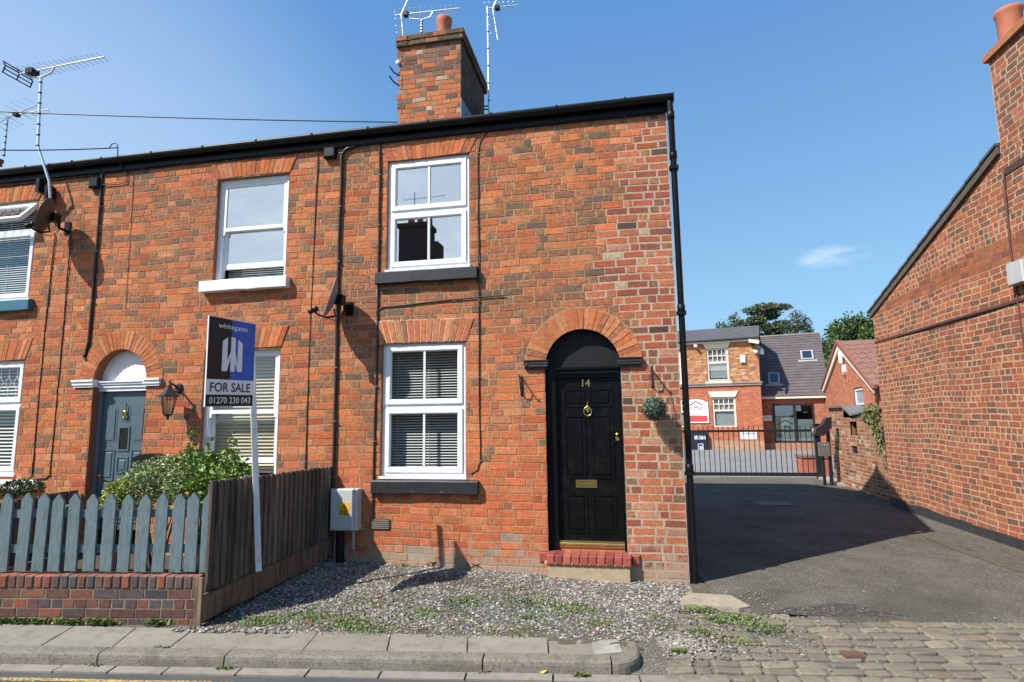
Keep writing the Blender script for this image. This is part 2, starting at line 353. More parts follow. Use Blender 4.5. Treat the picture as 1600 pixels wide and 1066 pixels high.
def pal_mid(a, b, r):
    up = min(1, max(0, (b-2.2)/2.4)); dk = .20+.30*up
    if a > -5.6: dk += .06
    c = pick(r, [(1-dk, pick(r, [(5,ORA),(3,ORB),(2.5,SAL),(.6,RED)])), (dk*.6, BRN), (dk*.4, PUR), (dk*.12, DRK)])
    return c, 0, None, MORT

def waver(mb, ax=0, k=1.):
    out = []
    for v in mb.v:
        a = v[ax]; z = v[2]; o = [v[0], v[1], z+k*(.009*math.sin(a*1.7+z*.6)+.004*math.sin(a*4.3+z*1.9))]
        o[1-ax] += k*.006*math.sin(a*1.3+z*1.1); out.append(tuple(o))
    mb.v = out
def house(name, label, x0, x1, wins, door, pal, seed, y1=6.0, gableR=False, gableL=False):
    root = empty(name, ((x0+x1)/2, 0, -.16), label, 'house')
    mb = MB(); r = random.Random(seed); zt = 5.40
    def spans(z0, z1):
        s = [(x0, x1)]; zm = (z0+z1)/2
        for w in wins:
            if z1 > w['z0']+.03 and z0 < w['z1']-.03: s = cut(s, w['x0'], w['x1'])
        if door:
            if zm < door['spring']: s = cut(s, door['x0'], door['x1'])
            elif z0 < door['spring']+door['r']:
                k = math.sqrt(max(0, (door['r']+.015)**2-max(0, z0-door['spring'])**2)); s = cut(s, door['xc']-k, door['xc']+k)
        return s
    bricks(mb, FA, -.16, zt, H_C, spans, pal, seed=seed, seq='F', hb=.28)
    rc = (.33,.12,.06)
    for w in wins:                                           # reveals and the flat arches of gauged bricks
        a0, a1, z0, z1 = w['x0'], w['x1'], w['z0'], w['z1']; d = -.16
        for a in (a0, a1): mb.quad(FA.p(a,z0,.004),FA.p(a,z1,.004),FA.p(a,z1,d),FA.p(a,z0,d), 0, rc)
        mb.quad(FA.p(a0,z1,.008),FA.p(a1,z1,.008),FA.p(a1,z1,d),FA.p(a0,z1,d), 0, rc)
        mb.quad(FA.p(a0,z0-.02,0),FA.p(a1,z0-.02,0),FA.p(a1,z0-.02,d),FA.p(a0,z0-.02,d), 0, rc)
        flat_arch(mb, FA, a0-.01, a1+.01, z1, w.get('ah', .26), .10, w.get('an', 17), r, w.get('ac', ARCHC), mort=w.get('am', MORT), j=w.get('aj', .007))
    if door:
        d = -.18; k = 24; xc, z, rr = door['xc'], door['spring'], door['r']
        for a in (door['x0'], door['x1']): mb.quad(FA.p(a,-.1,.004),FA.p(a,z,.004),FA.p(a,z,d),FA.p(a,-.1,d), 1 if door.get('black') else 0, rc)
        for i in range(k):
            t0, t1 = math.pi*i/k, math.pi*(i+1)/k
            mb.quad(FA.p(xc+rr*math.cos(t0),z+rr*math.sin(t0),.006),FA.p(xc+rr*math.cos(t1),z+rr*math.sin(t1),.006),
                    FA.p(xc+rr*math.cos(t1),z+rr*math.sin(t1),d),FA.p(xc+rr*math.cos(t0),z+rr*math.sin(t0),d), 1 if door.get('black') else 0, rc)
        round_arch(mb, FA, xc, z, rr, rr+.255, 27, r, ARCHC)
    # the other walls
    mb.box(x0, x1, y1-.2, y1, -.16, zt, 2)
    for xa, on in ((x0, gableL), (x1-.2, gableR)):
        g = [(0.004 if False else 0.0, -.16)]
        if on:
            xx = xa+.2 if on and xa > x0 else xa
            fr = Fr((x1, 0, 0), (0, 1, 0)) if xa > x0 else Fr((x0, 0, 0), (0, -1, 0))
            pg = [(.012,-.16),(y1,-.16),(y1,zt),(y1/2,7.1),(.012,zt)]
            if not xa > x0: pg = [(-a, b) for a, b in pg][::-1]
            mb.fpoly(fr, pg, -.2, -.012, 0, (.30,.12,.07))
            sg = 1 if xa > x0 else -1
            def gsp(z0, z1):
                t = max(0, ((z0+z1)/2-zt)/(7.1-zt)); lo, hi = .0+t*y1/2, y1-t*y1/2
                return [(lo, hi)] if sg > 0 else [(-hi, -lo)]
            bricks(mb, fr, -.16, 7.0, H_C, gsp, lambda a, b, r: pal_mid(a, b, r), seed=seed+3, mc=-.010)
        else: mb.box(xa+(.1 if xa == x0 else 0), xa+(.2 if xa == x0 else .1), .19, y1-.2, -.16, zt, 2)
    for zz in (-.02, 2.78): mb.box(x0+.2, x1-.2, .19, y1-.2, zz-.1, zz, 2)
    mb.box(x0+.2, x1-.2, .19, y1-.2, 5.3, 5.38, 2)
    zs = -.16
    # inner leaf behind the facade, in strips between openings
    ops = sorted([(w['x0']-.03, w['x1']+.03, w['z0']-.03, w['z1']+.03) for w in wins]+([(door['x0'], door['x1'], -.1, door['spring']+door['r'])] if door else []))
    xs = sorted(set([x0, x1]+[o[0] for o in ops]+[o[1] for o in ops]))
    for a, b in zip(xs, xs[1:]):
        if b <= x0 or a >= x1: continue
        zc = -.16
        for o in sorted([o for o in ops if o[0] < (a+b)/2 < o[1]], key=lambda o: o[2]):
            if o[2] > zc: mb.box(max(a, x0), min(b, x1), .164, .19, zc, o[2], 2)
            zc = o[3]
        mb.box(max(a, x0), min(b, x1), .164, .19, zc, zt, 2)
    waver(mb); mb.build('wall', [BRICKF, BLACKP, ROOMW], root)
    # roof, fascia, gutter
    rb = MB(); ov = .06 if gableR else 0
    for sgn, yA, yB in ((1, -.1, y1/2), (-1, y1+.1, y1/2)):
        zA, zB = 5.55, 7.22; yy = lambda t: yA+(yB-yA)*t
        rb.hexa([(x0,yA,zA-.05),(x1+ov,yA,zA-.05),(x1+ov,yB,zB-.05),(x0,yB,zB-.05),(x0,yA,zA),(x1+ov,yA,zA),(x1+ov,yB,zB),(x0,yB,zB)])
        L = math.hypot(yB-yA, zB-zA); k = 15
        for i in range(k):
            t0, t1 = i/k, (i+1)/k
            rb.hexa([(x0,yy(t0),zA+(zB-zA)*t0+.004),(x1+ov,yy(t0),zA+(zB-zA)*t0+.004),(x1+ov,yy(t1),zA+(zB-zA)*t1+.002),(x0,yy(t1),zA+(zB-zA)*t1+.002),
                     (x0,yy(t0),zA+(zB-zA)*t0+.014),(x1+ov,yy(t0),zA+(zB-zA)*t0+.014),(x1+ov,yy(t1),zA+(zB-zA)*t1+.005),(x0,yy(t1),zA+(zB-zA)*t1+.005)])
    rb.tube([(x0, y1/2, 7.235), (x1+ov, y1/2, 7.235)], .08, 10)
    rb.build('roof', SLATE, root)
    fb = MB(); fb.box(x0, x1+ov, -.032, -.016, 5.375, 5.56); fb.box(x0, x1+ov*.6, -.046, -.032, 5.375, 5.42); fb.build('fascia', BLACKP, root)
    gb = MB(); prof = []
    for i in range(13):
        t = math.pi*i/12; prof.append((-.036-.055+.055*math.cos(t), 5.545-.075*math.sin(t)))
    for i in range(12, -1, -1):
        t = math.pi*i/12; prof.append((-.036-.055+.051*math.cos(t), 5.545-.071*math.sin(t)))
    n = len(prof); xa, xb = x0, x1+ov+.02*(1 if gableR else 0)
    gb.add([(xa,y,z) for y,z in prof]+[(xb,y,z) for y,z in prof], [(i, i+1, n+i+1, n+i) for i in range(n-1)], 0, W1C, True)
    if gableR: gb.box(xb, xb+.006, -.148, -.034, 5.465, 5.55)
    x = x0+.4
    while x < x1:
        t = [( -.036-.055+.058*math.cos(math.pi*i/12), 5.545-.078*math.sin(math.pi*i/12)) for i in range(13)]
        gb.add([(x,y,z) for y,z in t]+[(x+.03,y,z) for y,z in t], [(i, i+1, 14+i, 13+i) for i in range(12)], 0, W1C, True)
        gb.box(x+.003, x+.027, -.148, -.036, 5.546, 5.556); x += .82
    gb.build('gutter', BLACKPL, root)
    return root

def blind(fr, a0, a1, b0, b1, c, parent, mat, pitch=.032, tilt=.35, lab_=None, wd=.024):
    mb = MB(); n = int((b1-b0)/pitch)
    for i in range(n):
        z = b1-.02-i*pitch; dz = wd/2*math.sin(tilt); dc = wd/2*math.cos(tilt)
        q = [fr.p(a0,z-dz,c+dc),fr.p(a1,z-dz,c+dc),fr.p(a1,z+dz,c-dc),fr.p(a0,z+dz,c-dc)]
        mb.hexa(q+[x+V((0,0,.0016)) for x in q])
    for a in (a0+.12, (a0+a1)/2+.02, a1-.12): mb.fbox(fr, a-.002, a+.002, b0, b1, c+wd/2, c+wd/2+.002)
    mb.fbox(fr, a0, a1, b1-.015, b1+.015, c-.02, c+.02)
    return mb.build('blind', mat, parent)
def plastic_window(parent, w, lower_blind, c=-.035, zm=None, open_top=False, gl=GL_UP, lead=False, bar=True, fw=.045, sw=.05):
    a0, a1, z0, z1 = w['x0'], w['x1'], w['z0'], w['z1']; zm = zm or z0+(z1-z0)*.50
    mb = MB(); mb.ring(FA, a0+.004, a1-.004, z0, z1-.004, fw, c-.07, c); mb.fbox(FA, a0+fw+.004, a1-fw-.004, zm-.03, zm+.03, c-.066, c-.004)
    mb.fbox(FA, a0-.012, a1+.012, z0-.03, z0-.002, c-.06, c+.055)         # projecting plastic sub-sill
    win = mb.build('window', UPVC, parent)
    tops = [(z0+fw, zm-.03, False), (zm+.03, z1-fw-.004, open_top)]
    for k, (b0, b1, op) in enumerate(tops):
        A0, A1 = a0+fw+.004, a1-fw-.004
        fr = FA; off = 0
        if op:                                                    # top-hung light pushed out at the bottom
            ang = math.radians(38); fr = Fr(FA.p(0, b1, c), (1,0,0), (0, math.sin(ang), math.cos(ang))); off = b1
        cc = 0 if op else c
        mb = MB(); mb.ring(fr, A0, A1, b0-off, b1-off, sw, cc-.045, cc+.016); mb.ring(fr, A0+sw, A1-sw, b0-off+sw, b1-off-sw, .012, cc-.03, cc+.006)
        mb.build('sash', UPVC, win)
        mb = MB(); mb.fbox(fr, A0+sw, A1-sw, b0-off+sw, b1-off-sw, cc-.02, cc-.014); mb.build('pane', gl, win)
        if bar and not op:
            mb = MB(); xm = (a0+a1)/2+.005; mb.fbox(fr, xm-.013, xm+.013, b0-off+sw+.012, b1-off-sw-.012, cc-.013, cc+.004); mb.build('glazing_bar', UPVC, win)
        if op and lead or (lead and k == 1):
            mb = MB(); n = 8; W = (A1-A0-2*sw)/n; zc = (b0+b1)/2-off; hh = (b1-b0)/2-sw
            for i in range(n):
                x = A0+sw+W*(i+.5); s = .34
                pts = [(x-W*s,zc),(x,zc-hh*.45),(x+W*s,zc),(x,zc+hh*.45)]
                for p, q in zip(pts, pts[1:]+pts[:1]): mb.tube([fr.p(*p, cc-.012), fr.p(*q, cc-.012)], .004, 5)
                for sx in (-1, 1):
                    mb.tube([fr.p(x+sx*W*s,zc,cc-.012), fr.p(x+sx*W*.5,zc,cc-.012)], .003, 5)
                for sx in (-1, 1): mb.tube([fr.p(x,zc+sx*hh*.45,cc-.012), fr.p(x,zc+sx*hh,cc-.012)], .003, 5)
            mb.build('leaded_pattern', UPVC if not op else LEAD, win)
    if lower_blind: 
        o = blind(FA, a0+.03, a1-.03, z0+.04, z1-.05, c-.14, win, *lower_blind)
    return win
def sash_window(parent, w, bl, gap, gl, c=-.05, bl_top=None):
    a0, a1, z0, z1 = w['x0'], w['x1'], w['z0'], w['z1']; zm = (z0+z1)/2+.02; fw = .055
    mb = MB(); mb.ring(FA, a0+.004, a1-.004, z0, z1-.004, fw, c-.11, c, wb=.035); win = mb.build('window', UPVC, parent)
    A0, A1 = a0+fw+.004, a1-fw-.004
    mb = MB(); mb.ring(FA, A0, A1, zm-.03, z1-fw-.004, .05, c-.05, c-.012)
    for a in (A0, A1-.045): mb.fpoly(FA, [(a,zm-.03),(a+.012,zm-.085),(a+.033,zm-.085),(a+.045,zm-.03)], c-.05, c-.012)
    mb.build('sash', UPVC, win)
    mb = MB(); mb.ring(FA, A0+.002, A1-.002, z0+.036+gap, zm+.02, .05, c-.10, c-.058, wb=.07); mb.build('sash', UPVC, win)
    mb = MB(); mb.fbox(FA, A0+.05, A1-.05, zm+.02, z1-fw-.054, c-.03, c-.024); mb.build('pane', gl, win)
    mb = MB(); mb.fbox(FA, A0+.05, A1-.05, z0+.106+gap, zm-.03, c-.08, c-.074); mb.build('pane', gl, win)
    blind(FA, a0+.05, a1-.05, z0+.04, bl_top or z1-.06, c-.19, win, *bl)
    return win
def sill(parent, x0, x1, z0, z1, mat, out=.085):
    mb = MB(); r = random.Random(int(x0*50)); n = 7; xs = [x0+(x1-x0)*i/n for i in range(n+1)]
    d = [out+r.uniform(-.004, .004) for _ in xs]; t = [z1+r.uniform(-.003, .003) for _ in xs]; b = [z0+r.uniform(-.006, .006) for _ in xs]
    vs = []
    for i, x in enumerate(xs):
        vs += [(x,-.001,b[i]),(x,-d[i]+.006,b[i]),(x,-d[i],b[i]+.008),(x,-d[i],t[i]-.022),(x,-d[i]+.012,t[i]-.008),(x,.06,t[i])]
    fs = [(i*6+k, i*6+k+1, i*6+6+k+1, i*6+6+k) for i in range(n) for k in range(5)]
    fs += [(5,4,3,2,1,0), tuple(n*6+k for k in range(6))]
    mb.add(vs, fs); return mb.build('window_sill', mat, parent)

# ================================================================== the three terraced houses
wA1 = dict(x0=-2.905, x1=-1.81, z0=3.665, z1=5.125, an=19, ah=.22, aj=.006)
wA2 = dict(x0=-2.94, x1=-1.86, z0=1.10, z1=2.725, an=15, ah=.29, am=(.55,.47,.37), aj=.016)
dA = dict(x0=-.895, x1=-.022, xc=-.455, spring=2.365, r=.436, black=True)
HA = house('terraced_house', 'end brick terraced house with black front door numbered 14 and tall chimney', XP0, XP1, [wA1, wA2], dA, pal_front, 11, gableR=True)
lw = plastic_window(HA, wA1, None, zm=4.42); lab(lw, 'upper white window reflecting the sky')
lw = plastic_window(HA, wA2, (BLINDW, .033, .5), zm=1.935, gl=GL_LO); lab(lw, 'lower white window with venetian blind')
sill(HA, -3.02, -1.70, 3.475, 3.63, BLACKS); sill(HA, -3.02, -1.70, .905, 1.065, BLACKS)
wB1 = dict(x0=-5.40, x1=-4.315, z0=3.66, z1=5.10, an=17, ah=.24)
wB2 = dict(x0=-5.455, x1=-4.34, z0=1.05, z1=2.735, an=17, ah=.27)
dB = dict(x0=-7.165, x1=-6.325, xc=-6.745, spring=2.36, r=.42)
HB = house('terraced_house', 'middle brick terraced house with teal panelled door and white stone window sill', XP2, XP0, [wB1, wB2], dB, pal_mid, 23)
sash_window(HB, wB1, (BLINDW, .030, .9), .15, GL_UP)
sash_window(HB, wB2, (BLINDC, .045, .8, None, .045), .16, GL_LO)
sill(HB, -5.52, -4.24, 3.50, 3.655, WPAINT, .11); sill(HB, -5.56, -4.2, .885, 1.04, WPAINT, .10)
wC1 = dict(x0=-9.75, x1=-8.40, z0=3.575, z1=5.075, an=20, ah=.24)
wC2 = dict(x0=-9.70, x1=-8.355, z0=1.09, z1=2.69, an=20, ah=.3)
HC = house('terraced_house', 'leftmost brick terraced house cut by the frame, with leaded windows and blue sill', XP3, XP2, [wC1, wC2], None, pal_mid, 37, gableL=True)
plastic_window(HC, wC1, (BLINDW, .034, .75), open_top=True, zm=4.62, bar=False, lead=True, gl=GL_LO)
plastic_window(HC, wC2, (BLINDW, .05, .7, None, .034), zm=2.06, bar=False, lead=True, gl=GL_LO)
lab(sill(HC, -9.86, -8.30, 3.40, 3.565, M('blue_sill_paint', (.035,.13,.20), .5, .1), .09), 'blue painted window sill')
sill(HC, -9.86, -7.90, .90, 1.02, WPAINT, .10)

# ---- door 14
def panel(mb, fr, a0, a1, b0, b1, c, top=0):
    if top:                                                     # arched head
        n = 6; pts = [(a0,b0),(a1,b0),(a1,b1)]+[(a1+(a0-a1)*(i/n), b1+top*math.sin(math.pi*i/n)) for i in range(1, n)]+[(a0,b1)]
        mb.fpoly(fr, pts, c-.004, c+.004); s = .03
        mb.fpoly(fr, [(x+(s if x < (a0+a1)/2 else -s if x > (a0+a1)/2 else 0), y+(s if y < b1 else -s)) for x, y in pts], c, c+.012); return
    w = .016
    mb.fpoly(fr, [(a0,b0),(a1,b0),(a1-w,b0+w),(a0+w,b0+w)], c-.004, c+.010); mb.fpoly(fr, [(a0,b1),(a0+w,b1-w),(a1-w,b1-w),(a1,b1)], c-.004, c+.010)
    mb.fpoly(fr, [(a0,b0),(a0+w,b0+w),(a0+w,b1-w),(a0,b1)], c-.004, c+.010); mb.fpoly(fr, [(a1,b0),(a1,b1),(a1-w,b1-w),(a1-w,b0+w)], c-.004, c+.010)
    mb.bbox(fr, a0+.04, a1-.04, b0+.04, b1-.04, c-.004, c+.009, .008)
cD = -.11
mb = MB(); mb.fbox(FA, -.775, -.045, .36, 2.235, cD-.045, cD); XL, XM0, XM1, XR = -.69, -.445, -.385, -.125
for b0, b1 in ((.47,.90),(1.08,1.80),(1.90,2.11)):
    panel(mb, FA, XL, XM0, b0, b1, cD); panel(mb, FA, XM1, XR, b0, b1, cD)
door = mb.build('door', BLACKP, HA); lab(door, 'black six-panel front door')
mb = MB(); mb.text(FA, '14', -.425, 2.135, cD+.004, h=.085, bold=.015, ex=.004); mb.build('door_number', BRASS, door)
mb = MB(); x, z = -.415, 1.90
mb.lathe([(0,.012),(.02,.01),(.022,0)], FA.p(x, z, cD), (0,-1,0), 14); mb.tube([FA.p(x, z+.06, cD+.012), FA.p(x, z, cD+.014)], .007, 8)
mb.tube([FA.p(x+.045*math.sin(t), z-.055+.05*math.cos(t), cD+.018) for t in [6.283*i/20 for i in range(21)]], .008, 8, cap=False)
mb.fpoly(FA, [(x-.03,z-.02),(x,z-.075),(x+.03,z-.02),(x,z-.005)], cD, cD+.014); mb.lathe([(0,.018),(.012,.012),(.014,0)], FA.p(x, z-.115, cD), (0,-1,0), 12)
mb.build('door_knocker', BRASS, door)
mb = MB(); mb.ring(FA, -.575, -.335, .975, 1.065, .02, cD, cD+.010); mb.bbox(FA, -.553, -.357, .997, 1.043, cD, cD+.007, .004); mb.build('letter_plate', BRASS, door)
mb = MB(); mb.lathe([(0,.014),(.02,.012),(.024,0)], FA.p(-.085, 1.575, cD), (0,-1,0), 14); mb.bbox(FA, -.107, -.063, 1.505, 1.545, cD, cD+.010, .004); mb.build('lock', BRASS, door)
mb = MB(); mb.fbox(FA, -.775, -.045, .312, .345, cD-.05, cD+.035); mb.tube([FA.p(-.775,.352,cD+.02), FA.p(-.045,.352,cD+.02)], .024, 10); mb.fbox(FA, -.775, -.045, .37, .388, cD, cD+.02); mb.build('weather_bar', BRASS, door)
mb = MB()
mb.fbox(FA, -.889, -.778, .285, 2.365, -.17, -.06); mb.fbox(FA, -.042, -.026, .285, 2.365, -.17, -.06); mb.fbox(FA, -.778, -.042, 2.24, 2.365, -.17, -.075)
mb.fbox(FA, -.778, -.042, 2.285, 2.31, -.075, -.05); mb.fbox(FA, -.778, -.042, 2.335, 2.362, -.075, -.035)
mb.build('door_frame', BLACKP, HA)
mb = MB(); mb.fpoly(FA, [(-.889,2.366),(-.026,2.366)]+[(-.455+.432*math.cos(math.pi*i/24), 2.367+.432*math.sin(math.pi*i/24)) for i in range(1, 24)], -.16, -.11)
mb.build('arch_panel', M('black_panel_paint', (.011,.011,.012), .6, .2, scale=6, bump=.1, spec=.25), HA)
for a0, a1 in ((-1.13, -.86), (-.055, .21)):
    mb = MB(); mb.fbox(FA, a0, a1, 2.345, 2.44, -.1, .03); mb.fbox(FA, a0-.008, a1+.008, 2.40, 2.437, .0, .055); mb.fbox(FA, a0-.014, a1+.014, 2.442, 2.452, .0, .065)
    mb.tube([FA.p(a0,2.38,.034), FA.p(a1,2.38,.034)], .018, 10)
    if a0 < -1: mb.lathe([(0,.06),(.035,.045),(.045,0)], FA.p(a0+.03, 2.40, .0), (0,-1,0), 12)
    mb.build('impost', BLACKS, HA)
mb = MB(); r = random.Random(4)                                   # quarry tile step on a rendered riser
mb.fbox(FA, -.90, .0, -.06, .17, -.2, .10, 1); mb.fbox(FA, -.93, .02, .168, .19, -.2, .115, 1)
mb.fbox(FA, -.87, -.03, .19, .305, -.2, -.085, 0, (.40,.17,.09))
xs = [-1.0+.093*i for i in range(12)]
for i, x in enumerate(xs):
    c = jit(pick(r, [(3,(.32,.082,.058)),(1.5,(.25,.06,.048)),(1.5,(.36,.11,.075))]), r, .1)
    mb.bbox(FA, x+.002, x+.091, .165, .275, -.05, .125 if 0 < i < 11 else .03, .012, 0, c)
    mb.fbox(FA, x+.003, x+.090, .26, .282, -.10, .118 if 0 < i < 11 else .02, 0, c)
mb.build('doorstep', [REDTILE, M('step_render', (.40,.30,.20), .9, .15, scale=12, bump=.35)], HA)
mb = MB(); mb.fbox(FA, -3.045, -2.80, .475, .60, 0, .014)
for i in range(5): mb.fbox(FA, -3.035, -2.81, .485+i*.023, .497+i*.023, .014, .02, 1)
mb.build('air_vent', [M('vent_dark', (.05,.04,.035), .8), M('vent_slat', (.20,.17,.14), .7)], HA)
# downpipe at the gable corner
mb = MB(); xg = .715
mb.tube([(.665,-.085,5.47), (.67,-.085,5.36), (.675,-.07,5.25), (.685,.03,4.93), (.69,.05,4.85), (.69,.05,-.02)], .036, 12)
for z in (5.30, 4.86, 3.0, 1.2): mb.lathe([(.036,-.05),(.044,-.045),(.044,.045),(.036,.05)], (.69 if z < 5 else .672, .05 if z < 5 else -.078, z), n=12)
for z in (4.70, 2.95, 1.15): mb.box(.62, .70, .035, .065, z-.012, z+.012); mb.box(.64, .74, .0, .1, z-.02, z+.02)
mb.build('downpipe', BLACKPL, HA)
# chimney
def chimney(parent, x0, x1, y0, y1, z0, z1, pal, seed, ragged=0., h=.083, pots=(), cap=2, side=True):
    mb = MB(); r = random.Random(seed)
    mb.box(x0+.12, x1-.02, y0+.02, y1-.02, z0, z1-.02, 0, (.16,.08,.06))
    f1 = Fr((0, y0, 0), (1,0,0)); f2 = Fr((x1, 0, 0), (0,1,0)); f3 = Fr((x0+.1, 0, 0), (0,-1,0)); f4 = Fr((0, y1, 0), (-1,0,0))
    rr = random.Random(seed+5); bits = {}
    def sp(a, b):
        k = round(a*50); bits.setdefault(k, rr.uniform(0, ragged) if ragged else 0); return [(x0+bits[k], x1)]
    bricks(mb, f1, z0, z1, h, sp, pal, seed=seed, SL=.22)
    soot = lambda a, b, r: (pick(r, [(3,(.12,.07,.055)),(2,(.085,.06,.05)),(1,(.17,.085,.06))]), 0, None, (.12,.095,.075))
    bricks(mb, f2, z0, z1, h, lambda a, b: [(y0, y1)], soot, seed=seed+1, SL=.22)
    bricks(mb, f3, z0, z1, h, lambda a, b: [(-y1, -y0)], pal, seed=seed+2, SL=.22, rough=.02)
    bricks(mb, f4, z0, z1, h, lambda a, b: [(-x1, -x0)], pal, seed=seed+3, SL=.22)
    ch = mb.build('chimney', BRICK, parent)
    cm = MB(); o = .05; zc = z1
    for k in range(cap):
        e = o+.012*k; z = zc+h*k
        cm.box(x0+(.0 if ragged else 0), x1+e-.01, y0-e+.01, y1+e-.01, z+.003, z+h-.003, 0, (.12,.085,.06))
        for fr, a, b in ((Fr((0,y0-e,0),(1,0,0)), x0+(rr.uniform(0,.02) if ragged else -e), x1+e), (Fr((x1+e,0,0),(0,1,0)), y0-e, y1+e)):
            gap = rr.choice([.17,.2]) if ragged and fr.u.x else None
            bricks(cm, fr, z, z+h, h, (lambda q0, q1, a=a, b=b: cut([(a, b)], x0+.2, x0+.26) if (ragged and fr.u.x) else [(a, b)]), lambda a, b, r: (pick(r, [(2,(.16,.10,.06)),(2,(.10,.07,.045)),(1,BRN)]), .0, None, (.14,.10,.07)), seed=seed+9+k, SL=.22, mc=.0)
    cm.box(x0+.05, x1, y0, y1, zc+h*cap, zc+h*cap+.05, 0, (.2,.17,.13))
    cm.build('chimney_cap', BRICK, ch)
    for (px_, py_, rad, hh) in pots:
        pm = MB(); pm.lathe([(rad*.92,0),(rad*.95,hh*.75),(rad*1.06,hh*.8),(rad*1.12,hh*.93),(rad*1.06,hh),(rad*.85,hh),(rad*.8,hh*.4)], (px_, py_, zc+h*cap+.04), n=24)
        pm.build('chimney_pot', TERRA, ch)
    return ch
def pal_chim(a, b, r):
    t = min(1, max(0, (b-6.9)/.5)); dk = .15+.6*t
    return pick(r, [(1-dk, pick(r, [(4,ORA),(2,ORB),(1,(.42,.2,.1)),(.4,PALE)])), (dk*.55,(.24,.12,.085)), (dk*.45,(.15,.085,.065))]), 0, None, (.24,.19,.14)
ch = chimney(HA, -3.47, -2.375, 1.6, 3.2, 6.2, 7.87, pal_chim, 51, ragged=.06, pots=[(-2.80, 2.05, .125, .55)])
mb = MB(); mb.fpoly(Fr((-2.375,0,0),(0,1,0)), [(1.58,6.2),(2.6,6.75),(2.6,6.92),(2.15,6.9),(1.58,6.85)], 0, .014); mb.build('lead_flashing', LEAD, ch)
mb = MB()
for z in (7.42, 7.25): mb.tube([(-3.40,1.62,z-.05), (-3.50,1.56,z), (-3.56,1.52,z+.09)], .012, 6)
mb.lathe([(.0,.02),(.035,.02),(.035,0)], (-3.44,1.585,7.6), (0,-1,0), 12, m=1); mb.build('iron_bracket', [BLK, UPVC], ch)
p = F(2, 213, 2.6); chimney(HC, p.x-1.2, p.x, 1.6, 2.6, 6.2, F(2, 213, 1.8).z-.16, pal_chim, 61)

# ---- door of the middle house
mb = MB(); mb.fbox(FA, -7.13, -6.35, .36, 2.205, -.175, -.13); cT = -.13
for a0, a1 in ((-7.06,-6.87),(-6.61,-6.42)):
    panel(mb, FA, a0, a1, 1.52, 2.00, cT, .05 if True else 0); panel(mb, FA, a0, a1, 1.0, 1.42, cT); panel(mb, FA, a0, a1, .45, .88, cT)
panel(mb, FA, -6.81, -6.67, 1.80, 2.03, cT, .05); panel(mb, FA, -6.83, -6.65, 1.10, 1.32, cT); panel(mb, FA, -6.83, -6.65, .45, .95, cT)
mb.ring(FA, -6.83, -6.65, 1.40, 1.73, .02, cT-.003, cT+.012)
dr = mb.build('door', TEAL, HB); lab(dr, 'teal grey panelled front door with small dark pane')
mb = MB(); mb.fbox(FA, -6.81, -6.67, 1.42, 1.71, cT, cT+.004); mb.build('pane', M('dark_door_glass', (.008,.01,.01), .05, 0), dr)
mb = MB(); mb.lathe([(0,.03),(.02,.025),(.028,0)], FA.p(-6.74,1.93,cT+.01), (0,-1,0), 14); mb.tube([FA.p(-6.74+.03*math.sin(t),1.89+.035*math.cos(t),cT+.03) for t in [6.283*i/16 for i in range(17)]], .007, 7, cap=False)
mb.tube([FA.p(-6.74,2.0,cT+.01), FA.p(-6.74,1.85,cT+.012)], .008, 7); mb.build('door_knocker', BRASS, dr)
mb = MB(); mb.bbox(FA, -7.115, -7.08, .98, 1.14, cT, cT+.01, .004); mb.tube([FA.p(-7.098,1.07,cT+.01), FA.p(-7.098,1.07,cT+.05), FA.p(-7.02,1.07,cT+.055)], .009, 8); mb.build('door_handle', BRASS, dr)
mb = MB(); mb.fbox(FA, -7.16, -7.132, .3, 2.21, -.20, -.09); mb.fbox(FA, -6.348, -6.33, .3, 2.21, -.20, -.09); mb.build('door_frame', M('pale_teal_frame_paint', (.19,.24,.27), .5), HB)
mb = MB(); mb.fpoly(FA, [(-7.16,2.36),(-6.33,2.36)]+[(-6.745+.416*math.cos(math.pi*i/24), 2.362+.416*math.sin(math.pi*i/24)) for i in range(1, 24)], -.17, -.12); mb.build('arch_panel', WPAINT, HB)
mb = MB(); mb.fbox(FA, -7.16, -6.33, 2.215, 2.355, -.18, -.08); mb.fbox(FA, -7.158, -6.332, 2.265, 2.285, -.08, -.06); mb.fbox(FA, -7.158, -6.332, 2.305, 2.33, -.08, -.045); mb.fbox(FA, -7.158, -6.332, 2.335, 2.352, -.08, -.03); mb.build('door_cornice', UPVC, HB)
for a0, a1 in ((-7.47,-7.15),(-6.34,-6.10)):
    mb = MB(); mb.fbox(FA, a0, a1, 2.27, 2.37, -.09, .03); mb.fbox(FA, a0-.01, a1+.01, 2.30, 2.325, 0, .045); mb.fbox(FA, a0-.015, a1+.015, 2.345, 2.374, 0, .06); mb.build('impost', UPVC, HB)

# ================================================================== things fixed to the terrace
CLIP = M('cable_clip', (.16,.15,.145), .5)
def fpts(pp, c=.012): return [F(x, y, -c) for x, y in pp]
def cable(pp, rad, label, c=.014, clips=0, mat=DARKCAB):
    pts = fpts(pp, c); mb = MB()
    # a little slack between points
    out = []
    r = random.Random(int(pp[0][0]))
    for a, b in zip(pts, pts[1:]):
        n = max(1, int((b-a).length/.22))
        for i in range(n): out.append(a.lerp(b, i/n)+V((r.uniform(-.004,.004), 0, r.uniform(-.004,.004))))
    out.append(pts[-1]); mb.tube(out, rad, 6)
    if clips:
        for i in range(2, len(out)-1, clips):
            p = out[i]; mb.box(p.x-rad-.006, p.x+rad+.006, -c-rad-.004, -.004, p.z-.005, p.z+.005, 1)
    o = mb.build('cable', [mat, CLIP]); return tag(o, label, 'cable')
cable([(556,228),(543,232),(534,240),(528,438),(521,745),(517,872)], .021, 'thick black twin cable running full height between the two nearer houses', .024, 3)
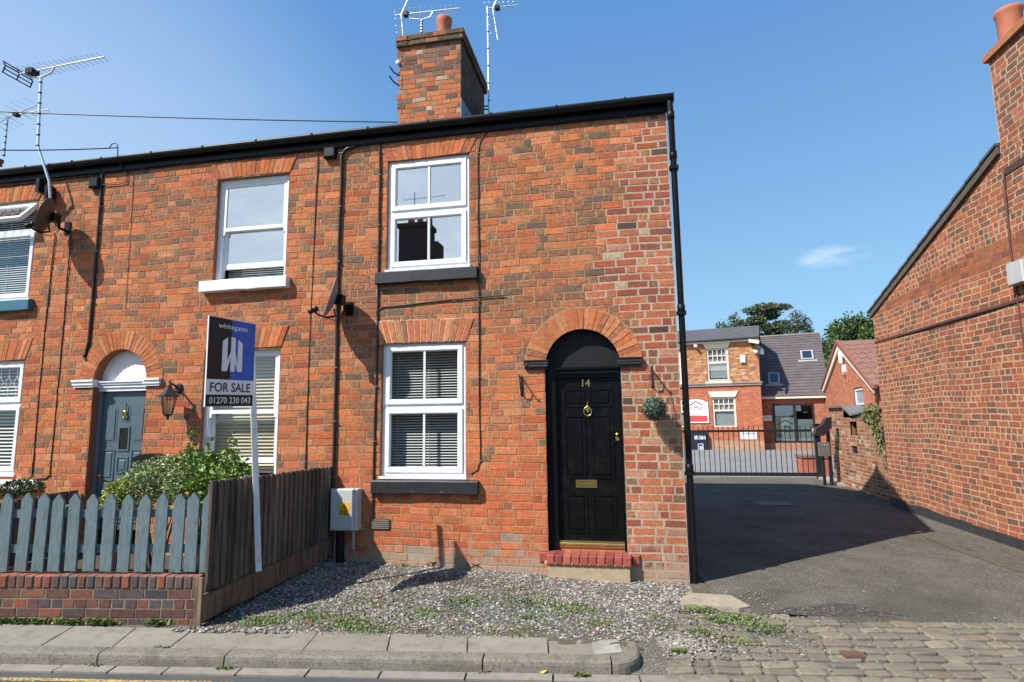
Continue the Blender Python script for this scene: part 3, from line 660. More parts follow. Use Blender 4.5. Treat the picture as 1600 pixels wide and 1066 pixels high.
cable([(497,240),(489,420),(486,490),(478,700),(477,742)], .007, 'thin black cable left of the thick twin cable, down to the satellite dish arm', .01)
cable([(594,224),(591,430),(590,486),(590,520),(583,748),(582,812)], .014, 'black cable along the left edge of the white windows of house 14', .017, 3)
cable([(765,204),(751,220),(747,240),(748,440),(749,620),(751,720),(746,735),(736,740)], .008, 'thin black cable hooked down right of the two windows of house 14', .011, 4)
cable([(590,487),(598,480),(640,476),(720,467),(788,462)], .009, 'short black cable crossing the bricks between upper and lower windows of house 14', .012)
cable([(160,272),(158,300),(147,440),(138,535),(133,560),(131,556)], .018, 'black cable beside the left end of the teal door arch', .02, 3)
cable([(86,366),(70,520),(50,742),(45,748),(33,748)], .0075, 'black cable hanging from the left satellite dish to the sill', .013, 3)
cable([(111,364),(100,500),(78,742),(72,748),(50,749)], .0075, 'second black cable right of the one hanging from the left dish', .013, 3)
cable([(0,292),(160,272),(400,246),(700,212),(1036,177)], .011, 'long cable clipped along the wall just under the black fascia', .014, 3)
def junction(px, py, label):
    mb = MB(); p = F(px, py, 0); mb.bbox(FA, p.x-.085, p.x+.085, p.z-.075, p.z+.075, 0, .075, .018)
    for dx in (-.05, 0, .05): mb.tube([V((p.x+dx,-.03,p.z+.07)), V((p.x+dx+.01,-.03,p.z+.14)), V((p.x+dx+.06,-.02,p.z+.16))], .007, 6)
    return tag(mb.build('junction_box', BLACKPL), label, 'junction box')
junction(152, 288, 'black cable junction box under the eaves above the teal door')
junction(518, 241, 'black cable junction box under the eaves beside the window of house 14')

def dish(px, py, hub, lnb, wall, R, label, back):
    c = F(px, py, -hub); nrm = V((-.80, -.50, .26)).normalized()
    root = empty('satellite_dish', F(*wall, 0), label, 'satellite dish')
    u = V((0,0,1)).cross(nrm).normalized(); w = nrm.cross(u)
    mb = MB(); n = 32; rings = 7; vs = []
    for k in range(rings+1):
        t = k/rings
        for i in range(n):
            a = 6.28319*i/n; vs.append(c + u*(R*.86*t*math.cos(a)) + w*(R*t*math.sin(a)) + nrm*(.075*t*t))
    fs = [(k*n+i, k*n+(i+1)%n, (k+1)*n+(i+1)%n, (k+1)*n+i) for k in range(rings) for i in range(n)]
    mb.add(vs, fs, 0, W1C, True); mb.add([v-nrm*.008 for v in vs], [f[::-1] for f in fs], 1, W1C, True)
    mb.tube([c+u*(R*.86*math.cos(6.283*i/n))+w*(R*math.sin(6.283*i/n))+nrm*.072 for i in range(n+1)], .006, 5, 1, cap=False)
    mb.build('reflector', [DISH, back], root)
    mb = MB(); wp = F(*wall, 0); bot = c-w*R*.95+nrm*.06; lp = F(*lnb, -(hub+.22))
    mb.tube([c-nrm*.02-w*.12, c-nrm*.06-w*.2, bot-nrm*.03, bot.lerp(lp,.5)-V((0,0,.015)), lp], .012, 8)
    mb.box(wp.x-.05, wp.x+.05, -.014, 0, wp.z-.09, wp.z+.09); mb.tube([wp+V((0,-.01,-.05)), wp+V((-.01,-.12,-.03)), wp+V((-.015,-.14,.10))], .02, 8)
    k = c-nrm*.03; mb.tube([wp+V((-.015,-.13,.06)), wp.lerp(k,.5)+V((0,-.05,.03)), k], .022, 8); mb.box(k.x-.02, k.x+.08, k.y-.05, k.y+.05, k.z-.06, k.z+.06)
    for t in (0,1): mb.tube([wp+V((.0,-.08,-.02)), k.lerp(wp,.4)+V((0,-.1,-.16-.08*t)), bot], .005, 5)
    mb.build('arm', BLACKPL, root)
    mb = MB(); d = (c-lp).normalized(); mb.lathe([(.0,-.06),(.03,-.055),(.03,.0),(.02,.02),(.034,.035),(.034,.06),(.0,.065)], lp, d, 14); mb.build('receiver_head', BLACKPL, root)
    return root
dish(79, 340, .30, (46,352), (106,357), .26, 'brown backed satellite dish beside the left house window under the tall aerial', DISHB)
dish(524, 468, .28, (489,485), (547,483), .265, 'grey satellite dish seen nearly edge-on above the for sale board level', DISH)

# lantern
lp = F(280, 607, 0); root = empty('wall_lantern', lp, 'black carriage lantern on the wall right of the teal door', 'lantern')
mb = MB(); mb.lathe([(0,.03),(.05,.028),(.065,.012),(.07,0)], lp, (0,-1,0), 8, smooth=False)
q = F(265, 605, -.20); mb.tube([lp+V((0,-.02,0)), lp+V((0,-.10,.045)), q+V((0,.02,.045)), q+V((0,0,-.01))], .014, 8); mb.lathe([(0,.10),(.012,.09),(.012,.05),(0,.05)], q, n=8); mb.build('bracket', GATEB, root)
mb = MB(); mb.lathe([(.018,.03),(.03,.0),(.085,-.085),(.12,-.11),(.125,-.125),(.10,-.125)], q, n=6, smooth=False)
mb.lathe([(.0,-.42),(.015,-.41),(.02,-.38),(.055,-.36),(.058,-.345),(0,-.345)], q, n=6, smooth=False)
for i in range(6):
    a = 6.28319*i/6; mb.tube([q+V((.092*math.cos(a),.092*math.sin(a),-.125)), q+V((.054*math.cos(a),.054*math.sin(a),-.35))], .006, 5)
mb.build('cap', GATEB, root)
mb = MB(); mb.lathe([(.088,-.125),(.051,-.348)], q, n=6, smooth=False); mb.build('lantern_glass', LGLASS, root)

# hanging brackets and topiary ball
def bracket(px, py, label):
    p = F(px, py, 0); mb = MB()
    mb.tube([p+V((0,-.008,.02)), p+V((0,-.012,-.20))], .009, 7)
    mb.tube([p+V((0,-.01,.0)), p+V((.0,-.10,-.005)), p+V((0,-.17,-.005)), p+V((0,-.19,.012)), p+V((0,-.18,.03))], .008, 7)
    mb.tube([p+V((0,-.01,-.19)), p+V((0,-.05,-.18)), p+V((0,-.10,-.10)), p+V((0,-.12,-.01))], .007, 7)
    mb.lathe([(0,.012),(.018,.01),(.018,0)], p+V((0,0,-.2)), (0,-1,0), 8)
    return tag(mb.build('hanging_bracket', GATEB), label, 'bracket'), p+V((0,-.18,.0))
bracket(815, 590, 'empty iron hanging basket bracket left of the black door')
_, hp = bracket(1018, 577, 'iron bracket right of the black door holding a topiary ball')
bc = F(1022, 639, -.18); root = empty('topiary_ball', bc-V((0,0,.13)), 'round artificial box topiary ball hanging right of the black door', 'topiary ball')
r = random.Random(3); mb = MB(); Rb = .128
mb.lathe([(Rb*.9*math.sin(math.pi*i/12)+.0005, -Rb*.9*math.cos(math.pi*i/12)) for i in range(13)], bc, n=20, c=(.02,.035,.02))
for i in range(1500):
    d = V((r.gauss(0,1), r.gauss(0,1), r.gauss(0,1))).normalized(); p = bc+d*Rb*r.uniform(.9,1.05); t = d.orthogonal().normalized(); t.rotate(Matrix.Rotation(r.uniform(0,6.28),3,d))
    t = (t+d*r.uniform(.1,.8)).normalized(); w = t.cross(d).normalized(); s = r.uniform(.010,.016); c = pick(r, [(4,(.022,.055,.03)),(2,(.035,.085,.045)),(.8,(.16,.23,.17)),(.35,(.4,.48,.4))])
    mb.add([p, p+t*s*.6+w*s*.45, p+t*s*1.3, p+t*s*.6-w*s*.45], [(0,1,2,3)], 0, jit(c, r, .2))
mb.build('foliage', LEAF, root)
mb = MB()
for k in range(3):
    a = 2.1*k+.4; mb.tube([hp, bc+V((Rb*.75*math.cos(a), Rb*.75*math.sin(a), Rb*.7))], .0022, 5)
mb.build('chain', DARKCAB, root)

# meter cabinet
a0, a1, b0, b1 = -3.49, -3.165, .475, .965
root = empty('meter_cabinet', (-3.33,-.1,.475), 'grey electricity meter cabinet with yellow warning sticker at the fence end', 'meter cabinet')
mb = MB(); mb.bbox(FA, a0+.012, a1, b0, b1-.008, .012, .14, .012); mb.build('body', METERG, root)
mb = MB(); mb.bbox(FA, a0, a1-.03, b0+.005, b1, .142, .185, .014); mb.build('door', METERG, root)
mb = MB(); fr = FA; mb.fbox(fr, -3.37, -3.235, .66, .81, .1855, .188, 0); mb.fpoly(fr, [(-3.36,.705),(-3.245,.705),(-3.302,.80)], .188, .189, 1); mb.fpoly(fr, [(-3.345,.714),(-3.26,.714),(-3.302,.785)], .189, .190, 0)
mb.fpoly(fr, [(-3.31,.717),(-3.285,.75),(-3.298,.752),(-3.288,.775),(-3.315,.745),(-3.302,.744)], .190, .191, 1)
for k in range(3): mb.fbox(fr, -3.36, -3.245, .67+.01*k, .675+.01*k, .188, .189, 1)
mb.build('warning_sticker', [ORNG, BLK], root)
mb = MB(); mb.tube([(-3.24,-.06,.48),(-3.24,-.06,.25)], .022, 8); mb.tube([(-3.40,-.09,.48),(-3.40,-.07,.02)], .05, 10, 1); mb.build('service_pipe', [CONC, BLACKPL], root)
# arched black letter box behind the shrubs
p0 = F(215, 742, -.02); p1 = F(266, 712, -.02); root = empty('wall_post_box', (p0.x, -.02, p0.z), 'black arched letter box on the wall behind the shrubs', 'letter box')
mb = MB(); xm = (p0.x+p1.x)/2; hw = (p1.x-p0.x)/2; mb.fbox(FA, xm-hw*.85, xm+hw*.85, p1.z-.42, p1.z-.06, 0, .12); mb.build('body', BLACKPL, root)
mb = MB(); pts = [(xm+hw*math.cos(math.pi*i/12), p1.z-.07+.10*math.sin(math.pi*i/12)) for i in range(13)]; mb.fpoly(FA, pts, 0, .15); mb.build('lid', BLACKPL, root)
mb = MB(); mb.fbox(FA, xm-hw*.4, xm+hw*.4, p1.z-.135, p1.z-.115, .12, .126); mb.build('letter_plate', GREYM, root)

# ------------------------------------------------------------------ aerials
def yagi(mb, A, B, n, L, elem, rad=.011, er=.004, taper=True, m=0, hang=None):
    A = V(A); B = V(B); mb.tube([A, B], rad, 6, m); e = V(elem).normalized()
    for i in range(n):
        t = (i+.6)/n; p = A.lerp(B, t); l = L*(1-.35*t if taper else 1); mb.tube([p-e*l/2, p+e*l/2], er, 5, m)
def aerial(name, label, mast, boomA, boomB, n, L, elem, build_refl, cradle=None, mats=(ALU, BLACKPL)):
    root = empty(name, mast[0], label, 'aerial')
    mb = MB(); mb.tube(mast, .019, 8)
    for k in range(7):
        p = V(mast[-2]).lerp(V(mast[-1]), k/6.5); mb.lathe([(.0195,-.012),(.023,-.01),(.023,.01),(.0195,.012)], p, V(mast[-1])-V(mast[-2]), 8, 1)
    if cradle: mb.tube(cradle, .013, 7)
    mb.build('mast', mats, root)
    mb = MB(); yagi(mb, boomA, boomB, n, L, elem); mb.build('boom', ALU, root)
    mb = MB(); build_refl(mb); mb.build('reflector', [BLACKPL, ALU], root)
    return root
Y = -.22
m0, m1, m2, m3 = F(80,345,-.04), F(77,283,-.20), F(59,228,Y), F(64,121,Y)
A, B = F(30,116,Y), F(163,89,Y)
def refl1(mb):
    ax = (B-A).normalized(); e = V((0,1,0)); w = ax.cross(e).normalized()
    for s in (-1, 1):
        for k in range(2):
            p = A+w*s*(.03+.055*k)-ax*.02*k-ax*.02; mb.tube([p-e*.21, p+e*.21], .009, 6)
        for q in (-.20, 0., .20): mb.tube([A+e*q, A+e*q+w*s*.09-ax*.04], .009, 6)
    p = A.lerp(B, .16); mb.box(p.x-.06, p.x+.06, p.y-.06, p.y+.06, p.z-.05, p.z+.03)
aerial('rooftop_aerial', 'long television aerial on a cranked pole with grid reflector, far left', [m0, m1, m2, m3], A, B, 17, .34, (0,1,0), refl1, cradle=[F(47,113,Y), F(50,121,Y), F(64,121,Y), F(80,114,Y), F(86,104,Y)])
mb = MB(); p = F(78,297,0); mb.box(p.x-.03, p.x+.03, -.19, -.02, p.z-.10, p.z+.10, 0); mb.box(p.x+.10, p.x+.14, -.16, -.02, p.z-.25, p.z+.0, 0); mb.tube([p+V((.0,-.1,.1)), p+V((.13,-.1,-.03))], .015, 6); mb.tube([p+V((.0,-.1,-.25)), p+V((.13,-.1,-.2))], .015, 6)
tag(mb.build('pole_bracket', BLACKPL), 'black wall bracket carrying the tall aerial pole at the eaves', 'bracket')
def vrefl(px, A, ax, e, k, L, ang, m=1, rad=.012):
    def f(mb):
        w = ax.cross(e).normalized()
        for s in (-1, 1):
            d = (w*s*math.sin(ang)-ax*math.cos(ang)*-1*.0 + ax*math.cos(ang)*-.0) if False else (w*s*math.sin(ang)+ax*math.cos(ang)*(1 if s > 0 else .35)).normalized()
            mb.tube([A, A+d*L], rad, 6, m)
            for i in range(k):
                p = A+d*L*(i+1)/k; mb.tube([p-e*.26, p+e*.26], .0045, 5, m)
        p = A+ax*.09; mb.box(p.x-.045, p.x+.045, p.y-.045, p.y+.045, p.z-.04, p.z+.03, 0)
    return f
Y = 1.75
A, B = F(20,180,Y), F(76,171,Y); ax = (B-A).normalized()
aerial('rooftop_aerial', 'small aerial with a cross shaped reflector at the left picture edge', [F(6,243,Y), F(12,180,Y)], A-ax*.25, B, 6, .3, (.2,1,-.1), vrefl(0, A, ax, V((.75,.5,-.42)).normalized(), 4, .5, 1.25), mats=(GREYM, BLACKPL))
Y = 2.0
A, B = F(627,23,Y), F(718,13,Y); ax = (B-A).normalized()
aerial('rooftop_aerial', 'aerial with curved cradle standing on the chimney of house 14', [F(658,60,Y), F(659,32,Y)], F(617,24,Y), B, 13, .30, (0,1,0), vrefl(0, A, ax, V((.1,.95,0)).normalized(), 4, .52, 1.2), cradle=[F(638,24,Y), F(641,29,Y), F(659,31,Y), F(672,27,Y), F(676,19,Y)])
Y = 3.3
A, B = F(770,13,Y), F(809,8,Y); ax = (B-A).normalized()
aerial('rooftop_aerial', 'aerial on a tall banded pole behind the chimney of house 14', [F(764,185,Y), F(762,11,Y)], F(761,13,Y), B, 7, .36, (.35,1,0), vrefl(0, A, ax, V((.35,.95,0)).normalized(), 4, .7, 1.15))
mb = MB(); mb.tube([F(750,166,3.22), F(764,166,3.3)], .014, 6); mb.tube([F(750,171,3.22), F(764,171,3.3)], .014, 6); tag(mb.build('pole_bracket', BLACKPL), 'small bracket tying the banded aerial pole to the chimney back', 'bracket')
# overhead wires
def wire(a, b, sag, rad, label, extra=()):
    a, b = V(a), V(b); mb = MB(); mb.tube([a.lerp(b, i/16)-V((0,0,sag*4*(i/16)*(1-i/16))) for i in range(17)], rad, 5)
    for e in extra: mb.tube(e, rad, 5)
    return tag(mb.build('overhead_wire', DARKCAB), label, 'wire')
a = F(621, 191, 1.6); b = F(-60, 172, 0.2); wire(a, b, .03, .010, 'upper overhead wire running left from the chimney of house 14')
a = F(184, 231, -.15); b = F(-50, 234, -1.2)
wire(a, b, .02, .008, 'lower overhead wire ending at a hook on the gutter', [[F(184,245,-.1), F(184,228,-.15), F(181,224,-.15), F(175,225,-.15), F(171,231,-.15)], [F(184,245,-.1), F(190,262,-.06), F(199,270,-.02), F(198,285,-.02), F(184,288,-.02), F(160,289,-.02)]])

# ================================================================== ground
KA = V((-.16, -2.129, 0)); KU = V((.9928, .1199, 0)).normalized(); KN = V((KU.y, -KU.x, 0))   # kerb line, KN towards the road
KF = Fr((KA.x, KA.y, 0), KU, (0,0,1))
ZR, ZP = -.12, -.02
mb = MB(); mb.quad((-500,-500,-.17),(500,-500,-.17),(500,600,-.17),(-500,600,-.17)); struct(mb.build('ground', EARTH))
def kp(a, d, z): p = KA+KU*a-KN*d; return V((p.x, p.y, z))            # a along the kerb, d back from the kerb face
mb = MB(); mb.add([kp(-40,-9,ZR), kp(40,-9,ZR), kp(40,.0,ZR), kp(-40,.0,ZR)], [(0,1,2,3)]); struct(mb.build('road', ROADM))
# channel of narrow flat stones in front of the kerb
mb = MB(); r = random.Random(8); a = -8.0
while a < .25:
    L = r.uniform(.42,.66); g_ = r.uniform(.9,1.08); c = (.25*g_,.22*g_,.185*g_); z = ZR+.018+r.uniform(-.002,.003)
    mb.hexa([kp(a+.008,-.105,ZR-.02),kp(a+L-.008,-.105,ZR-.02),kp(a+L-.008,-.004,ZR-.02),kp(a+.008,-.004,ZR-.02),kp(a+.008,-.105,z-.006),kp(a+L-.008,-.105,z-.006),kp(a+L-.008,-.004,z),kp(a+.008,-.004,z)], 0, c); a += L
struct(mb.build('gutter_channel', FLAG))
mb = MB(); r = random.Random(9)
for d0 in (-.20, -.34):
    a = -8
    while a < -3.15:
        L = r.uniform(.3,.6); w = r.uniform(.045,.052); mb.quad(kp(a,d0-w,ZR+.004),kp(a+L,d0-w+r.uniform(-.006,.006),ZR+.004),kp(a+L,d0+r.uniform(-.006,.006),ZR+.004),kp(a,d0,ZR+.004)); a += L
a = -2.9
while a < .2:
    if r.random() < .5: mb.quad(kp(a,-.235,ZR+.004),kp(a+.14,-.24,ZR+.004),kp(a+.13,-.20,ZR+.004),kp(a+.02,-.205,ZR+.004))
    a += r.uniform(.15,.3)
struct(mb.build('yellow_road_line', YEL))
# kerb stones
mb = MB(); r = random.Random(10)
def kerbstone(P, Q, z):                       # P, Q front/back edge point lists along the stone
    n = len(P); vs = []
    for i in range(n):
        f, b = P[i], Q[i]; o = (b-f).normalized(); q = r.uniform(-.002,.002)
        for d, zz in ((-.004,ZR-.05),(.0,ZR+.02),(.003,z-.038+q),(.010,z-.014+q),(.028,z-.003+q),(.055,z+q*.5)): vs.append((f.x+o.x*d, f.y+o.y*d, zz))
        vs.append((b.x, b.y, z)); vs.append((b.x, b.y, ZR-.05))
    fs = [(i*8+k, (i+1)*8+k, (i+1)*8+k+1, i*8+k+1) for i in range(n-1) for k in range(7)]
    fs += [tuple(range(8)), tuple((n-1)*8+7-k for k in range(8))]
    mb.add(vs, fs, 0, W1C)
edges = [KF.ab(G(x, 1035, -.08))[0] for x in (-560,-230, 155, 520, 755)]
edges = [-8.0, -6.9, -6.05]+[(KA-G(x,y,-.07)).dot(-KU) for x, y in ((151,1033),(347,1038),(753,1046),(957,1050))]
edges = sorted(edges)
for a, b in zip(edges, edges[1:]):
    n = max(2, int((b-a)/.12)); xs = [a+.006+(b-a-.012)*i/n for i in range(n+1)]
    kerbstone([kp(x,0,0) for x in xs], [kp(x,.135,0) for x in xs], ZP+.004+r.uniform(-.004,.004))
e = edges[-1]; R0 = .24; P = []; Q = []
for i in range(9):
    t = math.pi/2*i/8; P.append(kp(e+.006+R0*math.sin(t), R0*(1-math.cos(t)), 0)); Q.append(kp(e+.006+(R0-.135)*math.sin(t)*.9, .135+(R0-.135)*(1-math.cos(t)), 0))
P.append(kp(e+R0+.012, .42, 0)); Q.append(kp(e+R0-.12, .42, 0)); kerbstone(P, Q, ZP)
struct(mb.build('kerb', KERBM))
# pavement flags
mb = MB(); r = random.Random(12)
def kab(p): d = p-KA; return d.dot(KU), -d.dot(KN)
mb.hexa([kp(-9,.136,ZR-.04),kp(e+.1,.136,ZR-.04),kp(e+.1,.52,ZR-.04),kp(-9,.95,ZR-.04),kp(-9,.136,ZP-.012),kp(e+.1,.136,ZP-.012),kp(e+.1,.52,ZP-.012),kp(-9,.95,ZP-.012)], 0, (.10,.09,.07))
J = [(( -60,1004),(-20,976)), ((66,1008),(108,981)), ((173,1012),(204,985)), ((260,1014),(297,986)), ((468,1020),(497,988)), ((600,1024),(611,990)), ((728,1025),(732,992)), ((857,1026),(856,995)), ((945,1030),(925,998))]
jj = []
for f, b in J: jj.append((kab(G(*f, ZP))[0], kab(G(*b, ZP))[0]))
jj = [(-8,-8),(-6.6,-6.6)]+jj
for (f0,b0),(f1,b1) in zip(jj, jj[1:]):
    g = .006; z = ZP+r.uniform(-.003,.003); d1 = .42+(-min(f0,f1))*.035
    q = [kp(f0+g,.142,0),kp(f1-g,.142,0),kp(b1-g,d1,0),kp(b0+g,d1+.03,0)]; g_ = r.uniform(.9,1.06); c = (.245*g_,.222*g_,.178*g_)
    tz = [r.uniform(-.002,.002) for _ in range(4)]
    mb.hexa([V((p.x,p.y,ZP-.04)) for p in q]+[V((p.x,p.y,z+t)) for p, t in zip(q, tz)], 0, c)
q = [kp(e-.12,.142,0),kp(e+.10,.20,0),kp(e+.10,.46,0),kp(e-.12,.44,0)]; mb.hexa([V((p.x,p.y,ZP-.04)) for p in q]+[V((p.x,p.y,ZP)) for p in q], 0, (.33,.31,.27))
struct(mb.build('pavement', FLAG))
# gravel bed
def gh(x, y):
    t = min(1, max(0, (y+1.85)/1.85)); lx = min(1, max(0, (.6-x)/3.9))
    z = ZP-.004+t*(.01+.11*lx)+.012*math.sin(x*2.3+1)*math.sin(y*2.9)*t + .035*math.exp(-((x+1.9)**2/.9+(y+.75)**2/.10))
    k = min(1, max(0, (x-.02)/.28))*min(1, max(0, (-.75-y)/.2))
    return z*(1-k)+(zs(y, x)-.016)*k
def zs(y0, x): d = (y0-(-.72+(x-3.2)*.12)); return -.018+max(-.105, min(0, d*.078))
GP = [(-3.72,.02),(.63,.02),(.62,-.36),(.50,-.75),(.28,-1.25),(.12,-1.66),(-.9,-1.78),(-1.8,-1.88),(-3.80,-2.02)]
def inpoly(x, y, P):
    k = False; j = len(P)-1
    for i in range(len(P)):
        if (P[i][1] > y) != (P[j][1] > y) and x < (P[j][0]-P[i][0])*(y-P[i][1])/(P[j][1]-P[i][1])+P[i][0]: k = not k
        j = i
    return k
mb = MB(); nx, ny = 66, 34; idx = {}
for i in range(nx+1):
    for j in range(ny+1):
        x = -3.95+4.75*i/nx; y = -2.06+2.1*j/ny
        idx[i,j] = len(mb.v); mb.v.append((x, y, gh(x, y)+rnd.uniform(-.006,.006))); mb.c.append(W1C)
GPb = [(-3.9,.05),(.9,.05),(.85,-.5),(.85,-.95),(.75,-1.3),(.6,-1.8),(.0,-1.8),(-.9,-1.9),(-1.8,-1.98),(-3.9,-2.1)]
for i in range(nx):
    for j in range(ny):
        x = -3.95+4.75*(i+.5)/nx; y = -2.06+2.1*(j+.5)/ny
        if inpoly(x, y, GPb) and not (x > .05 and y < -1.5): mb.f.append((idx[i,j],idx[i+1,j],idx[i+1,j+1],idx[i,j+1])); mb.m.append(0); mb.sm.append(True)
struct(mb.build('gravel_bed', SOILG))
def pebble(mb, x, y, z, s, c, r):
    sx, sy, sz = s*r.uniform(.75,1.35), s*r.uniform(.7,1.1), s*r.uniform(.35,.75); a = r.uniform(0,6.28); ca, sa = math.cos(a), math.sin(a)
    tl = r.uniform(-.5,.5); vs = []
    for (px, py, pz) in ((1,0,0),(.3,.9,.1),(-.8,.6,-.1),(-.9,-.5,.1),(.2,-1,0),(.35,.2,.9),(-.4,-.15,.95),(0,0,-1)):
        px += r.uniform(-.2,.2); py += r.uniform(-.2,.2); pz += r.uniform(-.15,.15); pz += tl*px
        vs.append((x+(px*sx*ca-py*sy*sa), y+(px*sx*sa+py*sy*ca), z+pz*sz))
    fs = [(0,1,5),(1,2,5),(2,6,5),(2,3,6),(3,4,6),(4,5,6),(4,0,5),(1,0,7),(2,1,7),(3,2,7),(4,3,7),(0,4,7)]
    mb.add(vs, fs, 0, c)
PC1 = [(4,(.32,.285,.245)),(3,(.25,.225,.19)),(1.2,(.44,.41,.365)),(3,(.19,.16,.13)),(1.6,(.125,.128,.135)),(1,(.28,.21,.16))]
PC2 = [(4,(.10,.107,.118)),(2,(.15,.156,.165)),(2,(.30,.28,.25)),(1,(.42,.40,.37)),(1,(.075,.08,.09))]
mb = MB(); r = random.Random(21); n = 0
while n < 15500:
    x, y = r.uniform(-3.8,.66), r.uniform(-2.03,.02)
    if not inpoly(x, y, GP): continue
    bare = math.sin(x*3.1+.5)*math.sin(y*4.3+x)*.5+.5
    front = max(0, min(1, (-1.45-y)/.3))
    if r.random() < front*.75*(.4+.6*bare): continue
    pt = math.sin(x*5.3+y*2.1)*math.sin(y*6.1-x*1.7+.8); 
    if r.random() < .55*max(0, pt): continue
    soil = math.exp(-((x+1.95)**2/.7+(y+.50)**2/.05))
    if r.random() < soil*.85: continue
    sl = .75*math.exp(-((x+1.2)**2/.9+(y+1.15)**2/.06))+.25
    c = sj(pick(r, PC2 if r.random() < sl else PC1), r, .18); s = r.choice([.007,.008,.010,.012,.014]) * (1.35 if r.random() < .12 else 1)
    pebble(mb, x, y, gh(x, y)+s*.25, s, c, r); n += 1
for i in range(1500):                              # crumbs of dark soil by the wall
    x, y = r.gauss(-1.95,.55), r.gauss(-.50,.14)
    if y < -.03: pebble(mb, x, y, gh(x, y)+.004, r.choice([.006,.008,.011]), sj((.10,.075,.052), r, .3), r)
for i in range(700):                               # grit strayed over the setts and drive edge
    x, y = r.gauss(.75,.5), r.gauss(-1.05,.42)
    if inpoly(x, y, GP) or y < -1.9: continue
    zz = (-.012 if y > -.95 else -.012+( -.075)*min(1, (-.95-y)/1.0)); pebble(mb, x, y, zz+.012, r.choice([.006,.008,.011]), jit(pick(r, PC1), r), r)
for i in range(330):
    x, y = r.uniform(.9,5.0), r.uniform(-.6,5.5)
    pebble(mb, x, y, -.007, r.choice([.004,.005,.007]), sj(pick(r, PC1), r), r)
for i in range(900):
    x, y = r.gauss(.38,.16), r.gauss(-1.58,.10)
    if x > .13 and y > -1.95: pebble(mb, x, y, zs(y,x)+.002, r.choice([.007,.009,.013]), sj(pick(r, PC1), r), r)
for i in range(160): x = r.uniform(-3.95,-2.9); y = -2.03+(x+3.8)*.12+r.uniform(-.05,.05); pebble(mb, x, y, ZP+.008, r.choice([.01,.016,.022]), jit(pick(r, PC1+PC2), r), r)
tag(mb.build('gravel', PEB), 'loose grey and white pebbles in front of house 14', 'gravel', kind='stuff')

# moss and small weeds growing through the stones
def blade(mb, p, L, w, r, c, up=.8):
    a = r.uniform(0,6.283); d = V((math.cos(a)*(1-up), math.sin(a)*(1-up), up)).normalized(); s = V((-math.sin(a), math.cos(a), 0))*w
    m_ = p+d*L*.55; t = p+d*L+V((math.cos(a), math.sin(a), -.4))*L*.35
    mb.add([p-s*.5, p+s*.5, m_+s*.6, t, m_-s*.6], [(0,1,2,4),(4,2,3)], 0, c)
GRN = [(3,(.09,.15,.03)),(2,(.13,.19,.04)),(1,(.17,.18,.05)),(1,(.06,.10,.025))]
mb = MB(); r = random.Random(31)
patches = [(-2.9,-1.62,.35,260),(-3.3,-1.75,.2,150),(-2.45,-1.7,.25,170),(-1.6,-1.05,.25,130),(-1.0,-.95,.3,180),(-.55,-1.05,.3,170),(-1.9,-1.35,.3,130),(-.3,-1.35,.2,80),(-2.2,-1.8,.5,200),(-1.2,-1.72,.5,120),(.2,-1.05,.12,40),(.62,-.85,.14,120),(.78,-1.08,.15,140),(.95,-1.02,.2,170),(1.1,-1.2,.22,120),(.6,-1.35,.12,70),(.85,-1.5,.2,60),(-2.6,-1.2,.4,110),(-.9,-1.3,.25,90),(.36,-1.72,.06,60)]
for (x, y, s, n) in patches:
    for i in range(int(n*1.7)):
        xx, yy = r.gauss(x, s*.5), r.gauss(y, s*.28)
        z = gh(xx, yy)+.004 if inpoly(xx, yy, GP) else -.02-.07*min(1, max(0, (-.95-yy)/1.0))+.012
        blade(mb, V((xx, yy, z)), r.uniform(.012,.035), r.uniform(.006,.013), r, jit(pick(r, GRN), r, .2), r.uniform(.3,.75))
for i in range(420):                               # weeds along the foot of the low wall and in the kerb joints
    a = r.choice([-5.9,-5.7,-5.55,-5.3,-5.05,-4.75,-4.7,-4.2]); x = a+r.gauss(0,.07); y = -1.88+(x+3.83)*.13-r.uniform(.0,.06)
    blade(mb, V((x, y, ZP)), r.uniform(.02,.095), r.uniform(.008,.02), r, jit(pick(r, GRN), r, .2), r.uniform(.4,.85))
for (a, d, n) in ((edges[4]+.02,-.01,50),(edges[3],.0,20),(edges[4]-.6,.15,25),(edges[-2]+.75,-.02,70),(edges[5],.0,15)):
    for i in range(n): blade(mb, kp(a+r.gauss(0,.035), d+r.uniform(-.03,.01), ZR+.02 if d < .1 else ZP), r.uniform(.012,.04), .009, r, jit(pick(r, GRN), r, .2), .5)
tag(mb.build('moss_and_weeds', LEAF), 'scattered moss and low weeds among the gravel and setts', 'weeds', kind='stuff')
def weed(px, py, z, n, L, label, group=None):
    p = G(px, py, z); mb = MB(); r = random.Random(int(px))
    for i in range(n): blade(mb, p+V((r.gauss(0,L*.4), r.gauss(0,L*.2), 0)), L*r.uniform(.5,1.1), L*.2, r, jit(pick(r, GRN), r, .2), r.uniform(.45,.85))
    tag(mb.build('weed', LEAF), label, 'weed', group)
weed(740, 888, .06, 60, .10, 'leafy weed at the wall foot right of the lower window')
weed(677, 884, .075, 40, .08, 'small weed at the wall foot beneath the lower window of house 14')
weed(868, 897, .02, 30, .06, 'small bright weed beside the front step of the black door')
weed(630, 884, .08, 14, .05, 'tiny weed at the wall foot left of the weed under the window')
